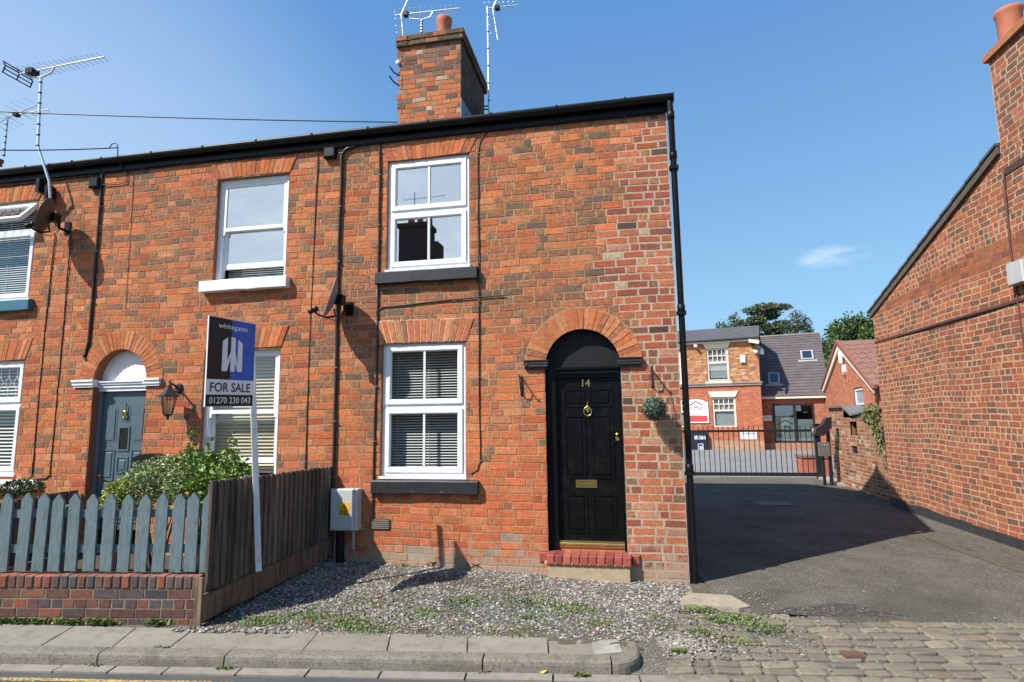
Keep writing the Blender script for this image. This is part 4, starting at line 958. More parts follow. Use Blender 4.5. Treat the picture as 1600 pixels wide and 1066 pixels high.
for (px, py, z, label) in ((849,1052,ZR+.02,'yellow fallen leaf on the kerb channel'), (933,990,ZP+.01,'brown fallen leaf at the gravel edge by the kerb end'), (590,934,.03,'small orange leaf on the gravel'), (1284,1008,-.03,'orange leaf on the setts near the iron cover'), (483,975,.0,'orange leaf on the gravel near the for sale post')):
    p = G(px, py, z); mb = MB(); r = random.Random(int(px)); a = r.uniform(0,3); d = V((math.cos(a),math.sin(a),.1))*.03; w = V((-math.sin(a),math.cos(a),.25))*.014
    c = (.50,.33,.06) if px == 849 else (.28,.10,.05); mb.add([p-d+V((0,0,.008)), p+w+V((0,0,.016)), p+d+V((0,0,.02)), p-w+V((0,0,.006))], [(0,1,2,3)], 0, c)
    tag(mb.build('fallen_leaf', LEAF), label, 'leaf')

# driveway, concrete slab, setts
def dz(y): return -.012 if y > -.6 else -.012
mb = MB(); r = random.Random(40)
front = [(.95,-.62),(1.15,-.88),(1.4,-.80),(1.75,-.93),(2.3,-.80),(3.3,-.69),(4.4,-.56),(6.2,-.33)]
nrow = 14; vs = []; xs = [f[0] for f in front]
for k in range(nrow+1):
    t = k/nrow
    for i, (x, y) in enumerate(front):
        xb = .60+(6.2-.60)*i/(len(front)-1); yb = 11.3; tt = t**1.5; s = min(1, t*3)
        vs.append((x+(xb-x)*s, y+(yb-y)*tt, -.012+.004*math.sin(i*2.1+k)))
for i, (x, y) in enumerate(front): vs.append((x-.01, y-.035, -.05))
w = len(front); mb.add(vs[-w:]+vs[:w], [(i, i+1, w+i+1, w+i) for i in range(w-1)]); vs = vs[:-w]; mb.add(vs, [(k*w+i, k*w+i+1, (k+1)*w+i+1, (k+1)*w+i) for k in range(nrow) for i in range(w-1)], 0, W1C, True)
mb.quad((.6,-.1,-.02),(.98,-.62,-.02),(.98,3,-.02),(.6,3,-.02))
struct(mb.build('driveway', ASPH))
mb = MB(); r = random.Random(41); pts = [G(x, y, -.004) for x, y in ((1212,957),(1225,949),(1262,946),(1300,941),(1345,944),(1372,951),(1404,957),(1425,963),(1385,963),(1350,960),(1300,962),(1262,961))]
mb.add([(p.x, p.y, -.0088) for p in pts], [tuple(range(len(pts)))]); struct(mb.build('crumbled_asphalt', M('crumbled_asphalt', (.045,.041,.036), .98, .4, scale=30, bump=1., bscale=60, stain=(.14,.13,.115,.8), sscale=28, sthr=(.5,.6))))
mb = MB(); pts = [G(x, y, -.005) for x, y in ((1400,806),(1430,812),(1470,836),(1540,856),(1625,880),(1640,905),(1560,884),(1500,862),(1450,842),(1415,822))]
mb.add([(p.x, p.y, -.0055) for p in pts], [tuple(range(len(pts)))]); struct(mb.build('damp_asphalt', M('mossy_asphalt', (.075,.068,.042), .95, .4, scale=6, bump=.7, bscale=70, stain=(.10,.092,.075,.9), sscale=9, sthr=(.45,.58))))
mb = MB(); mb.quad((-6,11.3,-.03),(14,11.3,-.03),(30,60,-.03),(-30,60,-.03)); struct(mb.build('yard', YARD))
mb = MB(); mb.box(1.0, 5.7, 11.0, 11.32, -.06, .006); mb.box(5.2,5.6,9.2,11.0,-.05,.05); struct(mb.build('gate_threshold', CONC))
mb = MB(); q = [(.60,-.36),(.98,-.38),(1.10,-.70),(.98,-.78),(.46,-.72),(.50,-.5)]
n = len(q); mb.add([(x,y,.0+.0) for x,y in q]+[(x,y,-.1) for x,y in q], [tuple(range(n-1,-1,-1))]+[(i,(i+1)%n,n+(i+1)%n,n+i) for i in range(n)]); struct(mb.build('concrete_slab', M('pale_concrete_slab',(.32,.27,.195),.9,.15,scale=7,bump=.4,stain=(.25,.21,.15,.5),sscale=6)))
mb = MB(); jb = MB(); r = random.Random(44)
SU = V((.9928,.1199,0)).normalized(); SN = V((SU.y,-SU.x,0)); S0 = V((1.0,-.93,0))
row = 0; d = -.05
NI, NK = 120, 44
for i in range(NI+1):
    for k in range(NK+1):
        x, y = -.02+8*i/NI, -3.4+3.3*k/NK; kk = min(1, max(0, (.34-x)/.26))*min(1, max(0, (y+1.95)/.15)); jb.v.append((x, y, (max(ZR-.003, zs(y, x)-.019)*(1-kk)-.03*kk)+(0 if y > -2.4 else -.004))); jb.c.append(W1C)
        if i < NI and k < NK and not (x < .9 and y > -.8): q = i*(NK+1)+k; jb.f.append((q, q+NK+1, q+NK+2, q+1)); jb.m.append(0); jb.sm.append(True)
struct(jb.build('sett_bedding', JOINT))
skips = {}
while d < 2.1:
    hrow = r.uniform(.105,.135); a = -1.0+r.uniform(0,.2)
    while a < 7.0:
        L = r.uniform(.15,.28); P0 = S0+SU*a+SN*d
        cx, cy = (P0+SU*L/2+SN*hrow/2).x, (P0+SU*L/2+SN*hrow/2).y
        lim = .52 if cy > -1.0 else .32 if cy > -1.35 else .16
        edge_y = -.93
        for (xa,ya),(xb,yb) in zip(front, front[1:]):
            if xa <= cx <= xb: edge_y = ya+(yb-ya)*(cx-xa)/(xb-xa)
        ok = cx > lim and cy+hrow*.5 < (edge_y if cx > .95 else -.74) and cy > -4 
        miss = abs(cx-1.28) < .28 and abs(cy+1.33) < .07 or (cx < .75 and -1.62 < cy < -1.42 and r.random() < .7)
        if ok and not miss:
            g = r.uniform(.004,.009); c = pick(r, [(4,(.185,.158,.113)),(2,(.165,.142,.104)),(2,(.21,.178,.127)),(1,(.15,.135,.108)),(.5,(.185,.145,.105))]); c = sj(c, r, .09)
            z0 = max(ZR-.002, zs(cy, cx))+r.uniform(-.005,.006); tx, ty = r.uniform(-.02,.02), r.uniform(-.03,.03)
            if cx < .9 and cy < -1.2: L *= .8
            pts = []; nn = 10
            for k in range(nn):
                t = 6.28319*k/nn+.314; ex = .33
                ux = math.copysign(abs(math.cos(t))**ex, math.cos(t)); uy = math.copysign(abs(math.sin(t))**ex, math.sin(t))
                pts.append((ux*(L/2-g)*r.uniform(.93,1.03), uy*(hrow/2-g)*r.uniform(.9,1.05)))
            C0 = S0+SU*(a+L/2)+SN*(d+hrow/2)
            f = lambda q, s, z: C0+SU*q[0]*s+SN*q[1]*s+V((0,0,z+q[0]*tx*3+q[1]*ty*3))
            vs = [f(q,1.0,z0-.05) for q in pts]+[f(q,1.0,z0-.011) for q in pts]+[f(q,.95,z0-.004) for q in pts]+[f(q,.84,z0) for q in pts]
            fs = [(k+j*nn, (k+1)%nn+j*nn, (k+1)%nn+(j+1)*nn, k+(j+1)*nn) for j in range(3) for k in range(nn)]+[tuple(3*nn+k for k in range(nn))]
            fs = [q[::-1] for q in fs[:-1]]+[fs[-1][::-1]]
            mb.add(vs, fs, 0, c, False)
        a += L
    d += hrow
struct(mb.build('cobblestones', SETT))
p = G(1332, 1023, -.065); mb = MB(); mb.hexa([p+SU*x+SN*y+V((0,0,z)) for z in (-.04,.008) for x, y in ((-.075,.055),(.075,.055),(.075,-.055),(-.075,-.055))])
for i in range(6): mb.hexa([p+SU*x+SN*y+V((0,0,z)) for z in (.008,.012) for x, y in ((-.065+.023*i,.045),(-.053+.023*i,.045),(-.053+.023*i,-.045),(-.065+.023*i,-.045))])
tag(mb.build('iron_cover', M('rusty_iron', (.13,.07,.05), .8, .2)), 'small rusty iron cover set among the cobblestones', 'iron cover')
p = G(1210, 786, 0); mb = MB(); mb.box(p.x-.35, p.x+.35, p.y-.25, p.y+.25, -.02, -.003); tag(mb.build('manhole_cover', M('worn_iron', (.06,.06,.06), .6, .2)), 'grey manhole cover in the shaded asphalt drive', 'manhole cover')
mb = MB(); mb.add([(-12,-1.9,.06),(-3.7,-1.75,.06),(-3.62,-.02,.09),(-12,-.02,.09)], [(0,1,2,3)]); struct(mb.build('garden_soil', SOIL))

# ================================================================== front garden: low wall, fences, sign, shrubs
LW0 = V((-3.833, -1.883, 0)); LU = V((.9917,.1288,0)).normalized(); LF = Fr(LW0, LU)
ENG = [(4,(.13,.065,.055)),(3,(.10,.075,.075)),(2,(.20,.085,.06)),(1.6,(.30,.085,.055)),(1.2,(.075,.07,.08))]
mb = MB(); zb, z1, z2 = -.06, .275, .395
bricks(mb, LF, zb, z1, .0865, lambda a, b: [(-7, 0)], lambda a, b, r: (pick(r, ENG), .0, .010, (.24,.20,.14)), seed=71, SL=.235, rough=.004, seq='E')
mb.fbox(LF, -7, -.012, zb, z1, -.215, -.003, 0, (.15,.08,.06))
bricks(mb, Fr(LF.p(0,0,0), -LF.n), zb, z1, .0865, lambda a, b: [(.0, .215)], lambda a, b, r: (pick(r, ENG), .0, .01, (.24,.20,.14)), seed=72)
r = random.Random(73); a = -7.0
mb.fbox(LF, -7, -.004, z1, z2-.006, -.22, .002, 0, (.19,.16,.12))
while a < -.02:
    w = min(.0845, -a); c = jit(pick(r, [(4,(.16,.08,.06)),(3,(.13,.085,.075)),(1.5,(.27,.09,.06)),(1.5,(.09,.08,.085))]), r, .15); top = mixc(c, (.40,.16,.10), .45)
    pt = z2+r.uniform(-.004,.004); fr_ = .012+r.uniform(-.003,.004)
    k = len(mb.v); mb.bbox(LF, a+.004, a+w-.004, z1+.006, pt, -.23, fr_, .012, 0, [c]*4+[c]*2+[top]*2+[c]*2+[c]*2); a += w
lowwall = mb.build('brick_wall', BRICK); tag(lowwall, 'low dark engineering brick garden wall topped with bricks on edge', 'wall')
PF = Fr(LW0-LF.n*.06, LU)
root = empty('picket_fence', PF.p(-2,z2,0), 'teal grey picket fence standing on the low brick wall', 'fence')
offs = [.009,-.14,-.288,-.456,-.625,-.794,-.951,-1.115,-1.292,-1.458,-1.63,-1.797,-1.97,-2.14,-2.31,-2.48,-2.65,-2.82]
r = random.Random(75)
for o in offs:
    mb = MB(); w = .056; t = 1.118+r.uniform(-.012,.012); ln = r.uniform(-.016,.016); b = z2+.02+r.uniform(-.004,.006)
    fr = Fr(PF.p(o,0,0), LU+V((0,0,r.uniform(-.006,.006)))); fr.v = (V((0,0,1))+LU*ln).normalized()
    mb.fpoly(fr, [(-w,b),(w,b),(w,t-.062),(.012,t),(-.012,t),(-w,t-.062)], -.006, .016+r.uniform(-.003,.003)); mb.build('picket', PICK, root)
for z in (.58, .90):
    mb = MB(); mb.fbox(PF, -2.95, .02, z, z+.07, -.05, -.008); mb.build('rail', PICK, root)
for a in (-1.47, -2.9):
    mb = MB(); mb.fbox(PF, a-.04, a+.04, .1, 1.0, -.14, -.052); mb.build('post', PICK, root)

def board_fence(label, P, Q, ztP, ztQ, zbP, zbQ, n, tones, gravelboard=True, seed=5, face=1):
    P, Q = V(P), V(Q); root = empty('board_fence', P, label, 'fence'); r = random.Random(seed); D = (Q-P); L = D.length; fr = Fr(P, D)
    sgn = 1
    for i in range(n):
        a0 = L*i/n; a1 = L*(i+1)/n+.012; t0 = i/n; zt = ztP+(ztQ-ztP)*(t0+.5/n)+r.uniform(-.006,.006); zb_ = zbP+(zbQ-zbP)*t0
        mb = MB(); c = jit(pick(r, tones), r, .15); p = fr.p
        d0, d1 = .030*face, .006*face
        mb.hexa([p(a0,zb_,d0),p(a1,zb_,d1),p(a1,zb_,-.004*face),p(a0,zb_,-.002*face),p(a0,zt,d0),p(a1,zt,d1+r.uniform(0,.003)*face),p(a1,zt,-.004*face),p(a0,zt,-.002*face)], 0, c); mb.build('board', TIMB, root)
    for z in (.35, .62, .95):
        if z < ztP-.1: mb = MB(); mb.fbox(fr, .06, L, z, z+.07, -.05*face-.006*face, -.006*face, 0, tones[0][1]); mb.build('rail', TIMB, root)
    for t in (0.09, .52, .97):
        mb = MB(); a = L*t; mb.fbox(fr, a-.04, a+.04, -.1, ztP+(ztQ-ztP)*t-.05, -.15*face, -.058*face, 0, tones[0][1]); mb.build('post', TIMB, root)
    return root, fr, L
TON = [(4,(.125,.095,.068)),(2,(.155,.12,.088)),(1.5,(.085,.062,.045)),(1,(.185,.15,.11))]
P, Q = (-3.79,-1.885,0), (-3.575,-.03,0)
bf, ff, fL = board_fence('dark weathered close boarded timber fence with gravel board beside the pebbles', P, Q, 1.235, 1.215, .26, .36, 24, TON, seed=6)
mb = MB(); p = ff.p
mb.hexa([p(-.05,.02,.05),p(fL,.15,.05),p(fL,.15,-.02),p(-.05,.02,-.02),p(-.05,.235,.052),p(fL,.37,.052),p(fL,.37,-.02),p(-.05,.235,-.02)], 0, (.15,.10,.06)); lab(mb.build('gravel_board', TIMB, bf), 'brown sloping gravel board')
mb = MB(); mb.fbox(ff, -.075, -.052, -.06, .40, -.03, .045, 0, (.17,.12,.075)); mb.build('end_post', TIMB, bf)
P = F(120, 757, -.06); board_fence('low dark timber fence between the two left front gardens', (P.x-.15, -1.55, 0), (P.x, -.05, 0), .82, .90, .1, .1, 12, TON, seed=9)
# for sale sign
base = XP(403, 893, -3.565); top = None
r_ = ray(391, 500); Zb = (base-CP).dot(CF); top = CP + r_*((Zb+.34)/r_.dot(CF))
root = empty('for_sale_sign', base, 'estate agent for sale board on a leaning white post by the timber fence', 'sign')
ax = (top-base).normalized(); pu = V((.75,.66,0)); pu = (pu-ax*pu.dot(ax)).normalized(); pf = Fr(base, pu, ax); Lp = (top-base).length
mb = MB(); mb.fbox(pf, -.020, .034, 0, Lp*.985, -.04, .008); mb.fbox(pf, -.0, .014, .1, .106, .008, .011, 1)
for k in range(9): mb.fbox(pf, .004, .010, .12+k*.21, .126+k*.21, .008, .010, 1)
mb.build('post', [M('white_painted_post', (.62,.62,.60), .6, .1, scale=5, stretch=(8,8,.8), stain=(.35,.33,.30,.7), sscale=8), BLK], root)
def on_ray(px, py, Z): q = ray(px, py); return CP+q*(Z/q.dot(CF))
ZR_ = Zb+.17; tr, br = on_ray(390,505,ZR_), on_ray(395,635.5,ZR_)
H = (tr-br).length; ZL = ZR_*((636-505)/(636-492.))*.985; tl, bl_ = on_ray(315,492,ZL), on_ray(319.5,635.5,ZL)
bu = ((tr-tl)+(br-bl_)).normalized(); bv = ((tl-bl_)+(tr-br)); bv = (bv-bu*bv.dot(bu)).normalized(); bo = (bl_+br)/2
bf_ = Fr(bo, bu, bv); W = ((tr-tl).length+(br-bl_).length)/2; H = ((tl-bl_).length+(tr-br).length)/2
mb = MB(); h = W/2; mb.fbox(bf_, -h, h, 0, H, -.012, 0, 0)
mb.fbox(bf_, -h+.006, -.02, H*.305, H-.004, 0, .0015, 1); mb.fbox(bf_, -.02, h-.004, H*.305, H-.004, 0, .0015, 2); mb.fbox(bf_, -h+.006, h-.004, .004, H*.135, 0, .0015, 1)
mb.text(bf_, 'whitegates', -.0, H*.865, .002, w=W*.62, h=H*.075, m=0, bold=.004)
mb.text(bf_, 'FOR SALE', 0, H*.165, .002, w=W*.84, h=H*.105, m=3, bold=.012)
mb.text(bf_, '01270 230 043', 0, H*.035, .002, w=W*.86, h=H*.072, m=0, bold=.010)
y0 = H*.40; k = W*.095
def lp_(pts): mb.fpoly(bf_, [(x*W, y0+y*H) for x, y in pts], .0015, .003, 0)
lp_([(-.21,.0),(-.09,.0),(-.115,.385),(-.145,.385),(-.21,.33)][0:1]+[(-.105,0),(-.105,.33+.05),(-.12,.385),(-.21,.335)])
lp_([(-.105,0.0),(-.035,.16),(-.035,.23),(-.105,.12)])
lp_([(-.035,.0),(.06,.0),(.06,.39),(-.035,.40)])
lp_([(.06,.115),(.115,.0),(.115,.08),(.06,.23)])
lp_([(.115,.0),(.215,.0),(.215,.33),(.125,.375),(.115,.37)])
mb.build('board', [SGNW, BLK, BLUE, NAVY], root)

# shrubs
def leaves(mb, blobs, n, size, pal, r, shape=1.0, droop=.2, rim=.55):
    wts = [b[1][0]*b[1][1]*b[1][2] for b in blobs]; tot = sum(wts)
    for (c, R), w in zip(blobs, wts):
        cs = [jit((1,1,1), r, .25) for _ in range(6)]
        for i in range(int(n*w/tot)):
            d = V((r.gauss(0,1), r.gauss(0,1), r.gauss(0,1))).normalized(); q = r.uniform(rim, 1.05)
            p = V(c)+V((d.x*R[0]*q, d.y*R[1]*q, d.z*R[2]*q))
            t = (d+V((r.gauss(0,.7), r.gauss(0,.7), r.gauss(0,.7)-droop))).normalized(); nn = V((r.gauss(0,1), r.gauss(0,1), r.gauss(0,1)+.6)); s = t.cross(nn)
            if s.length < .05: continue
            s.normalize(); L = size*r.uniform(.6,1.3); Wd = L*.32*shape; nm = s.cross(t)*L*.12; col = jit(pick(r, pal), r, .22)
            mb.add([p, p+t*L*.5+s*Wd+nm, p+t*L, p+t*L*.5-s*Wd+nm], [(0,1,2,3)], 0, col)
def stems(mb, base, tips, r, rad=.012):
    for t in tips:
        b = V(base)+V((r.uniform(-.08,.08), r.uniform(-.06,.06), 0)); m_ = b.lerp(V(t), .5)+V((r.uniform(-.06,.06), r.uniform(-.04,.04), .05)); mb.tube([b, m_, V(t)], [rad, rad*.7, rad*.3], 5)
def shrub(label, blobs, n, size, pal, seed, base, sprigs=(), shape=1., core=None):
    root = empty('shrub', base, label, 'shrub'); r = random.Random(seed); mb = MB(); leaves(mb, blobs, n, size, pal, r, shape)
    for (px, py, y, py0) in sprigs:
        a, b = F(px, py, y), F(px+r.uniform(-3,6), py0, y); sm = 22
        for i in range(sm):
            t = i/sm; p = b.lerp(a, t); leaves(mb, [(p, (.03,.03,.02))], 2.1, size*1.0, pal, r, shape)
    mb.build('foliage', LEAF, root)
    mb = MB(); stems(mb, base, [b[0] for b in blobs for _ in range(3)], r)
    for (px, py, y, py0) in sprigs: mb.tube([F(px, py0+25, y), F(px, py, y)], .004, 5)
    mb.build('stem', BARK, root); return root
VAR = [(3,(.15,.21,.055)),(3,(.33,.39,.16)),(2,(.43,.46,.27)),(1,(.07,.11,.03))]
GLO = [(3,(.09,.17,.03)),(3,(.14,.235,.045)),(2,(.22,.30,.07)),(.55,(.58,.38,.04))]
GOLD = [(3,(.30,.36,.05)),(2,(.42,.42,.08)),(2,(.14,.22,.04)),(1,(.5,.36,.04))]
def blob(px, py, y, rx, ry, rz): p = F(px, py, y); return (p, (rx, ry, rz))
yb = -1.0
shrub('silvery variegated shrub behind the picket fence in front of the teal door', [blob(232,752,yb,.27,.24,.22), blob(258,735,yb-.05,.26,.24,.16), blob(285,760,yb-.2,.22,.2,.22), blob(216,775,yb-.2,.17,.2,.17)], 4200, .040, VAR, 81, (F(240,800,yb).x, yb, .08), shape=.8)
shrub('glossy green shrub with yellow leaves beside the timber fence', [blob(318,740,yb,.30,.25,.2), blob(345,728,yb+.1,.25,.22,.16), blob(300,722,yb+.15,.2,.2,.12), blob(335,765,yb-.2,.3,.22,.22), blob(300,775,yb-.2,.22,.2,.2), blob(368,745,yb+.1,.16,.2,.12)], 3300, .055, GLO, 82, (F(320,800,yb).x, yb, .08), sprigs=[(301,667,yb+.1,722),(326,684,yb,720),(361,676,yb+.1,725),(381,722,yb+.3,742),(296,698,yb,722),(370,706,yb+.2,730)], shape=1.15)
shrub('yellow green low shrub at the left end of the shrubs by the teal door', [blob(188,768,yb-.3,.14,.15,.12), blob(180,782,yb-.35,.13,.15,.1)], 900, .04, GOLD, 83, (F(188,800,yb-.3).x, yb-.3, .08), shape=1.)
shrub('small dark leaved plant peeping over the fence in the far left garden', [blob(25,762,-.5,.18,.15,.09), blob(52,760,-.5,.12,.12,.07)], 900, .04, [(1,(.03,.06,.02)),(1,(.06,.10,.03))], 84, (F(25,800,-.5).x, -.5, .08), shape=.8)

# ================================================================== brick house right of the drive
XW = 5.05
RW = Fr((XW,0,0), (0,-1,0))                       # a = -y
def roofz(y): return 3.80+(6.1-y)*.334
root = empty('brick_house', (XW+2.5, 3, 0), 'brick house right of the drive, gable wall with chimney', 'house')
def pal_right(a, b, r):
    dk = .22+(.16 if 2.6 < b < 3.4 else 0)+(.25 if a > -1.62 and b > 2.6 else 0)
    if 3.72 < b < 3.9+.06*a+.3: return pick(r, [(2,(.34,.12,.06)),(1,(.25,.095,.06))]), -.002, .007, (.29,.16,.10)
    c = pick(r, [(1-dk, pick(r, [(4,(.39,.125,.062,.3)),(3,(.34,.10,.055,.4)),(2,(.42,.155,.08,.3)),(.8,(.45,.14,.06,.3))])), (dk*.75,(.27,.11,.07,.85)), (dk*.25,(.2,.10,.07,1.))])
    return c, -.002, .014, (.47,.345,.235)
def sp_right(z0, z1):
    zm = (z0+z1)/2; yfar = 6.02-.0*zm
    ylo = .55 if zm > 3.95 else -1.2
    if zm > 3.80: yfar = min(yfar, 6.1-(zm-3.80)/.334)
    if zm > roofz(1.66): yfar = 1.66
    return [(-yfar, -ylo)]
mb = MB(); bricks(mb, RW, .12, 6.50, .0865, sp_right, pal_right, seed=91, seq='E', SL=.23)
mb.fpoly(RW, [(-6.02,-.2),(1.2,-.2),(1.2,4.0),(-.55,5.3),(-1.66,5.25),(-6.02,3.8)], -.25, -.04, 0, (.30,.11,.06))
for k in range(15):
    z0 = 3.96+.0865*k; mb.fbox(RW, -.55, -.55+1.75*(1-(z0+.08-3.95)/1.35), z0, z0+.078, -.03, .003, 0, jit((.36,.12,.065,.4), rnd, .15))
fb = Fr((XW,6.02,0), (1,0,0)); mb.box(XW+.01, XW+5, 5.8, 6.018, -.2, 3.7, 0, (.30,.11,.06)); mb.box(XW+4.8, XW+5, -1.2, 5.8, -.2, 3.7, 0, (.3,.11,.06)); mb.box(XW+.26, XW+4.8, -1.2, -1, -.2, 3.7, 0, (.3,.11,.06))
mb.fbox(RW, -1.63, -.55, 4.88, 4.97, 0, .012, 0, (.09,.05,.04)); waver(mb, 1, 1.6)
mb.build('wall', BRICK, root)
mb = MB(); c = 0
sc = lambda a: 3.19-.0*a
mb.fbox(RW, -6.03, -.55, 3.18, 3.215, .002, .024, 0, (.12,.065,.05)); mb.build('string_course', BRICK, root)
mb = MB(); r = random.Random(6); a = -6.0
while a < -.6:
    L = r.uniform(.3,.7); mb.fbox(RW, a, min(a+L,-.55), -.03, .13+r.uniform(-.02,.03), -.01, .025+r.uniform(-.005,.006)); a += L
mb.build('plinth', M('tarred_plinth', (.03,.028,.026), .8, .3, scale=15, bump=.5), root)
mb = MB()
for i in range(12):
    y0 = 6.16-(6.16-1.66)*i/12; y1_ = 6.16-(6.16-1.66)*(i+1)/12; z0 = roofz(y0)+.02; z1_ = roofz(y1_)+.02
    mb.hexa([(XW-.06,y0,z0+.012),(XW+5,y0,z0+.012),(XW+5,y1_,z1_),(XW-.06,y1_,z1_),(XW-.06,y0,z0+.055),(XW+5,y0,z0+.055),(XW+5,y1_,z1_+.035),(XW-.06,y1_,z1_+.035)])
mb.hexa([(XW+.7,1.66,5.27),(XW+5,1.66,5.27),(XW+5,-1.2,4.3),(XW+.7,-1.2,4.3),(XW+.7,1.66,5.32),(XW+5,1.66,5.32),(XW+5,-1.2,4.35),(XW+.7,-1.2,4.35)])
mb.build('roof', SLATE, root)
mb = MB(); mb.fpoly(RW, [(-6.1,roofz(6.1)-.09),(-1.67,roofz(1.67)-.09),(-1.67,roofz(1.67)+.02),(-6.1,roofz(6.1)+.02)], .002, .04); mb.build('verge_board', M('weathered_grey_verge', (.10,.08,.06), .8, .2), root)
mb = MB(); mb.box(XW+.02, XW+.7, .56, 1.64, 4.9, 6.50, 0, (.3,.11,.06)); bricks(mb, Fr((0,1.66,0), (-1,0,0)), 5.2, 6.50, .0865, lambda a, b: [(-XW-.7, -XW)], pal_right, seed=93)
ch = mb.build('chimney', BRICK, root)
mb = MB(); mb.box(XW-.05, XW+.75, .5, 1.71, 6.503, 6.60, 0, (.40,.17,.085)); mb.build('chimney_cap', BRICK, ch)
pp = XP(1590, 40, XW+.33); mb = MB(); mb.lathe([(.135,0),(.14,.40),(.155,.43),(.16,.47),(.15,.49),(.125,.49),(.12,.2)], (XW+.18, 1.46, 6.60), n=24); mb.build('chimney_pot', TERRA, ch)
# box and cable on that wall
p = XP(1588, 432, XW); mb = MB(); mb.bbox(RW, -p.y, -p.y+.30, p.z-.13, p.z+.16, 0, .11, .012); tag(mb.build('wall_box', METERG), 'pale grey box fixed high on the right brick house wall', 'wall box')
mb = MB(); mb.tube([XP(1568,268,XW-.015), XP(1578,380,XW-.015), XP(1588,455,XW-.015), XP(1599,530,XW-.015), XP(1606,600,XW-.015)], .012, 6); tag(mb.build('cable', M('rusty_red_cable',(.10,.04,.03),.6)), 'thin dark red cable running down the right brick house wall', 'cable')

# low outbuilding wall between the right house and the gate
SW = Fr((5.15, 0, 0), (-.02,-1,0))
def pal_old(a, b, r): return pick(r, [(4,(.34,.14,.075)),(2,(.27,.105,.06)),(2,(.40,.20,.12)),(1,(.17,.09,.07)),(.7,PALE)]), 0, .013, (.42,.34,.25)
root = empty('outbuilding_wall', (5.2, 8, 0), 'low old brick outbuilding wall with slate coping beside the sliding gate', 'wall')
def top_sw(y): return 1.90-.085*(y-6.05) if y < 8.9 else 1.92
def sp_sw(z0, z1):
    zm = (z0+z1)/2; s = [(-10.05, -6.03)]
    if zm > top_sw(6.05)-.02: s = [(-10.05, -9.0)]
    else:
        for y in [6.05+.05*i for i in range(60)]:
            if zm > top_sw(y): s = cut(s, -8.95, -y); break
    if 1.28 < zm < 1.62: s = cut(s, -8.55, -8.12)
    if .86 < zm < .98: s = cut(s, -8.6, -8.2)
    return s
mb = MB(); bricks(mb, SW, -.06, 1.92, .083, sp_sw, pal_old, seed=95, seq='E')
mb.fpoly(SW, [(-10.05,-.1),(-6.03,-.1),(-6.03,1.88),(-8.9,1.62),(-8.9,1.9),(-10.05,1.9)], -.24, -.12, 0, (.05,.035,.03))
mb.fbox(SW, -8.9, -8.6, -.1, 1.60, -.12, -.004, 0, (.3,.13,.08)); mb.fbox(SW, -10.05, -10.0, -.1, 1.9, -.12, -.002, 0, (.3,.13,.08))
mb.fbox(SW, -6.03, -6.0, -.1, 1.88, -.12, 0, 0, (.3,.13,.08))
f2 = Fr(SW.p(-10.05,0,0), (1,0,0)); 
mb.build('wall', BRICK, root)
mb = MB(); r = random.Random(96)
for i in range(5):
    y0 = 6.06+.57*i; y1_ = y0+.56; z0, z1_ = top_sw(y0)+.012+r.uniform(0,.01), top_sw(y1_)+.012
    mb.hexa([SW.p(-y1_,z1_,.06),SW.p(-y0,z0,.06),SW.p(-y0,z0,-.4),SW.p(-y1_,z1_,-.4),SW.p(-y1_,z1_+.04,.06),SW.p(-y0,z0+.04,.06),SW.p(-y0,z0+.05,-.4),SW.p(-y1_,z1_+.05,-.4)])
mb.fbox(SW, -10.15, -8.95, 1.925, 1.975, -.5, .07); mb.fbox(SW, -9.6, -8.6, 1.80, 1.84, -.6, -.3)
mb.build('slate_coping', M('grey_slate_coping', (.15,.145,.14), .7, .25, scale=8, bump=.4), root)
mb = MB(); mb.fbox(SW, -8.58, -8.22, .862, .978, -.1, -.03); mb.build('grille', BLK, root)
mb = MB(); p = SW.p(-9.55,1.25,0); mb.fbox(SW, -9.62, -9.50, 1.12, 1.34, .001, .012); tag(mb.build('notice', M('yellow_notice', (.60,.55,.25), .6)), 'small pale yellow notice on the old outbuilding wall', 'notice')
# climbing plant
r = random.Random(97); root = empty('climbing_plant', (5.0,6.3,.9), 'climbing plant hanging where the outbuilding wall meets the right brick house', 'climbing plant')
mb = MB(); CL = [(3,(.13,.16,.045)),(2,(.20,.20,.07)),(1,(.28,.24,.10)),(2,(.08,.11,.03))]
leaves(mb, [((4.97,6.25,1.80),(.10,.22,.20)),((4.97,6.55,1.72),(.10,.25,.16)),((4.98,6.2,1.5),(.07,.14,.25)),((5.0,6.15,1.22),(.05,.08,.22))], 900, .065, CL, r, .8, .8, .2)
mb.build('foliage', LEAF, root); mb = MB()
for i in range(12): y = 6.15+r.uniform(-.06,.45); mb.tube([(5.0,y,1.85), (5.0+r.uniform(-.04,.02), y+r.uniform(-.1,.1), 1.35), (5.03, 6.12+r.uniform(-.05,.1), r.uniform(.6,1.2))], .006, 5, 0)
mb.build('stem', M('dry_stem', (.22,.17,.10), .9), root)

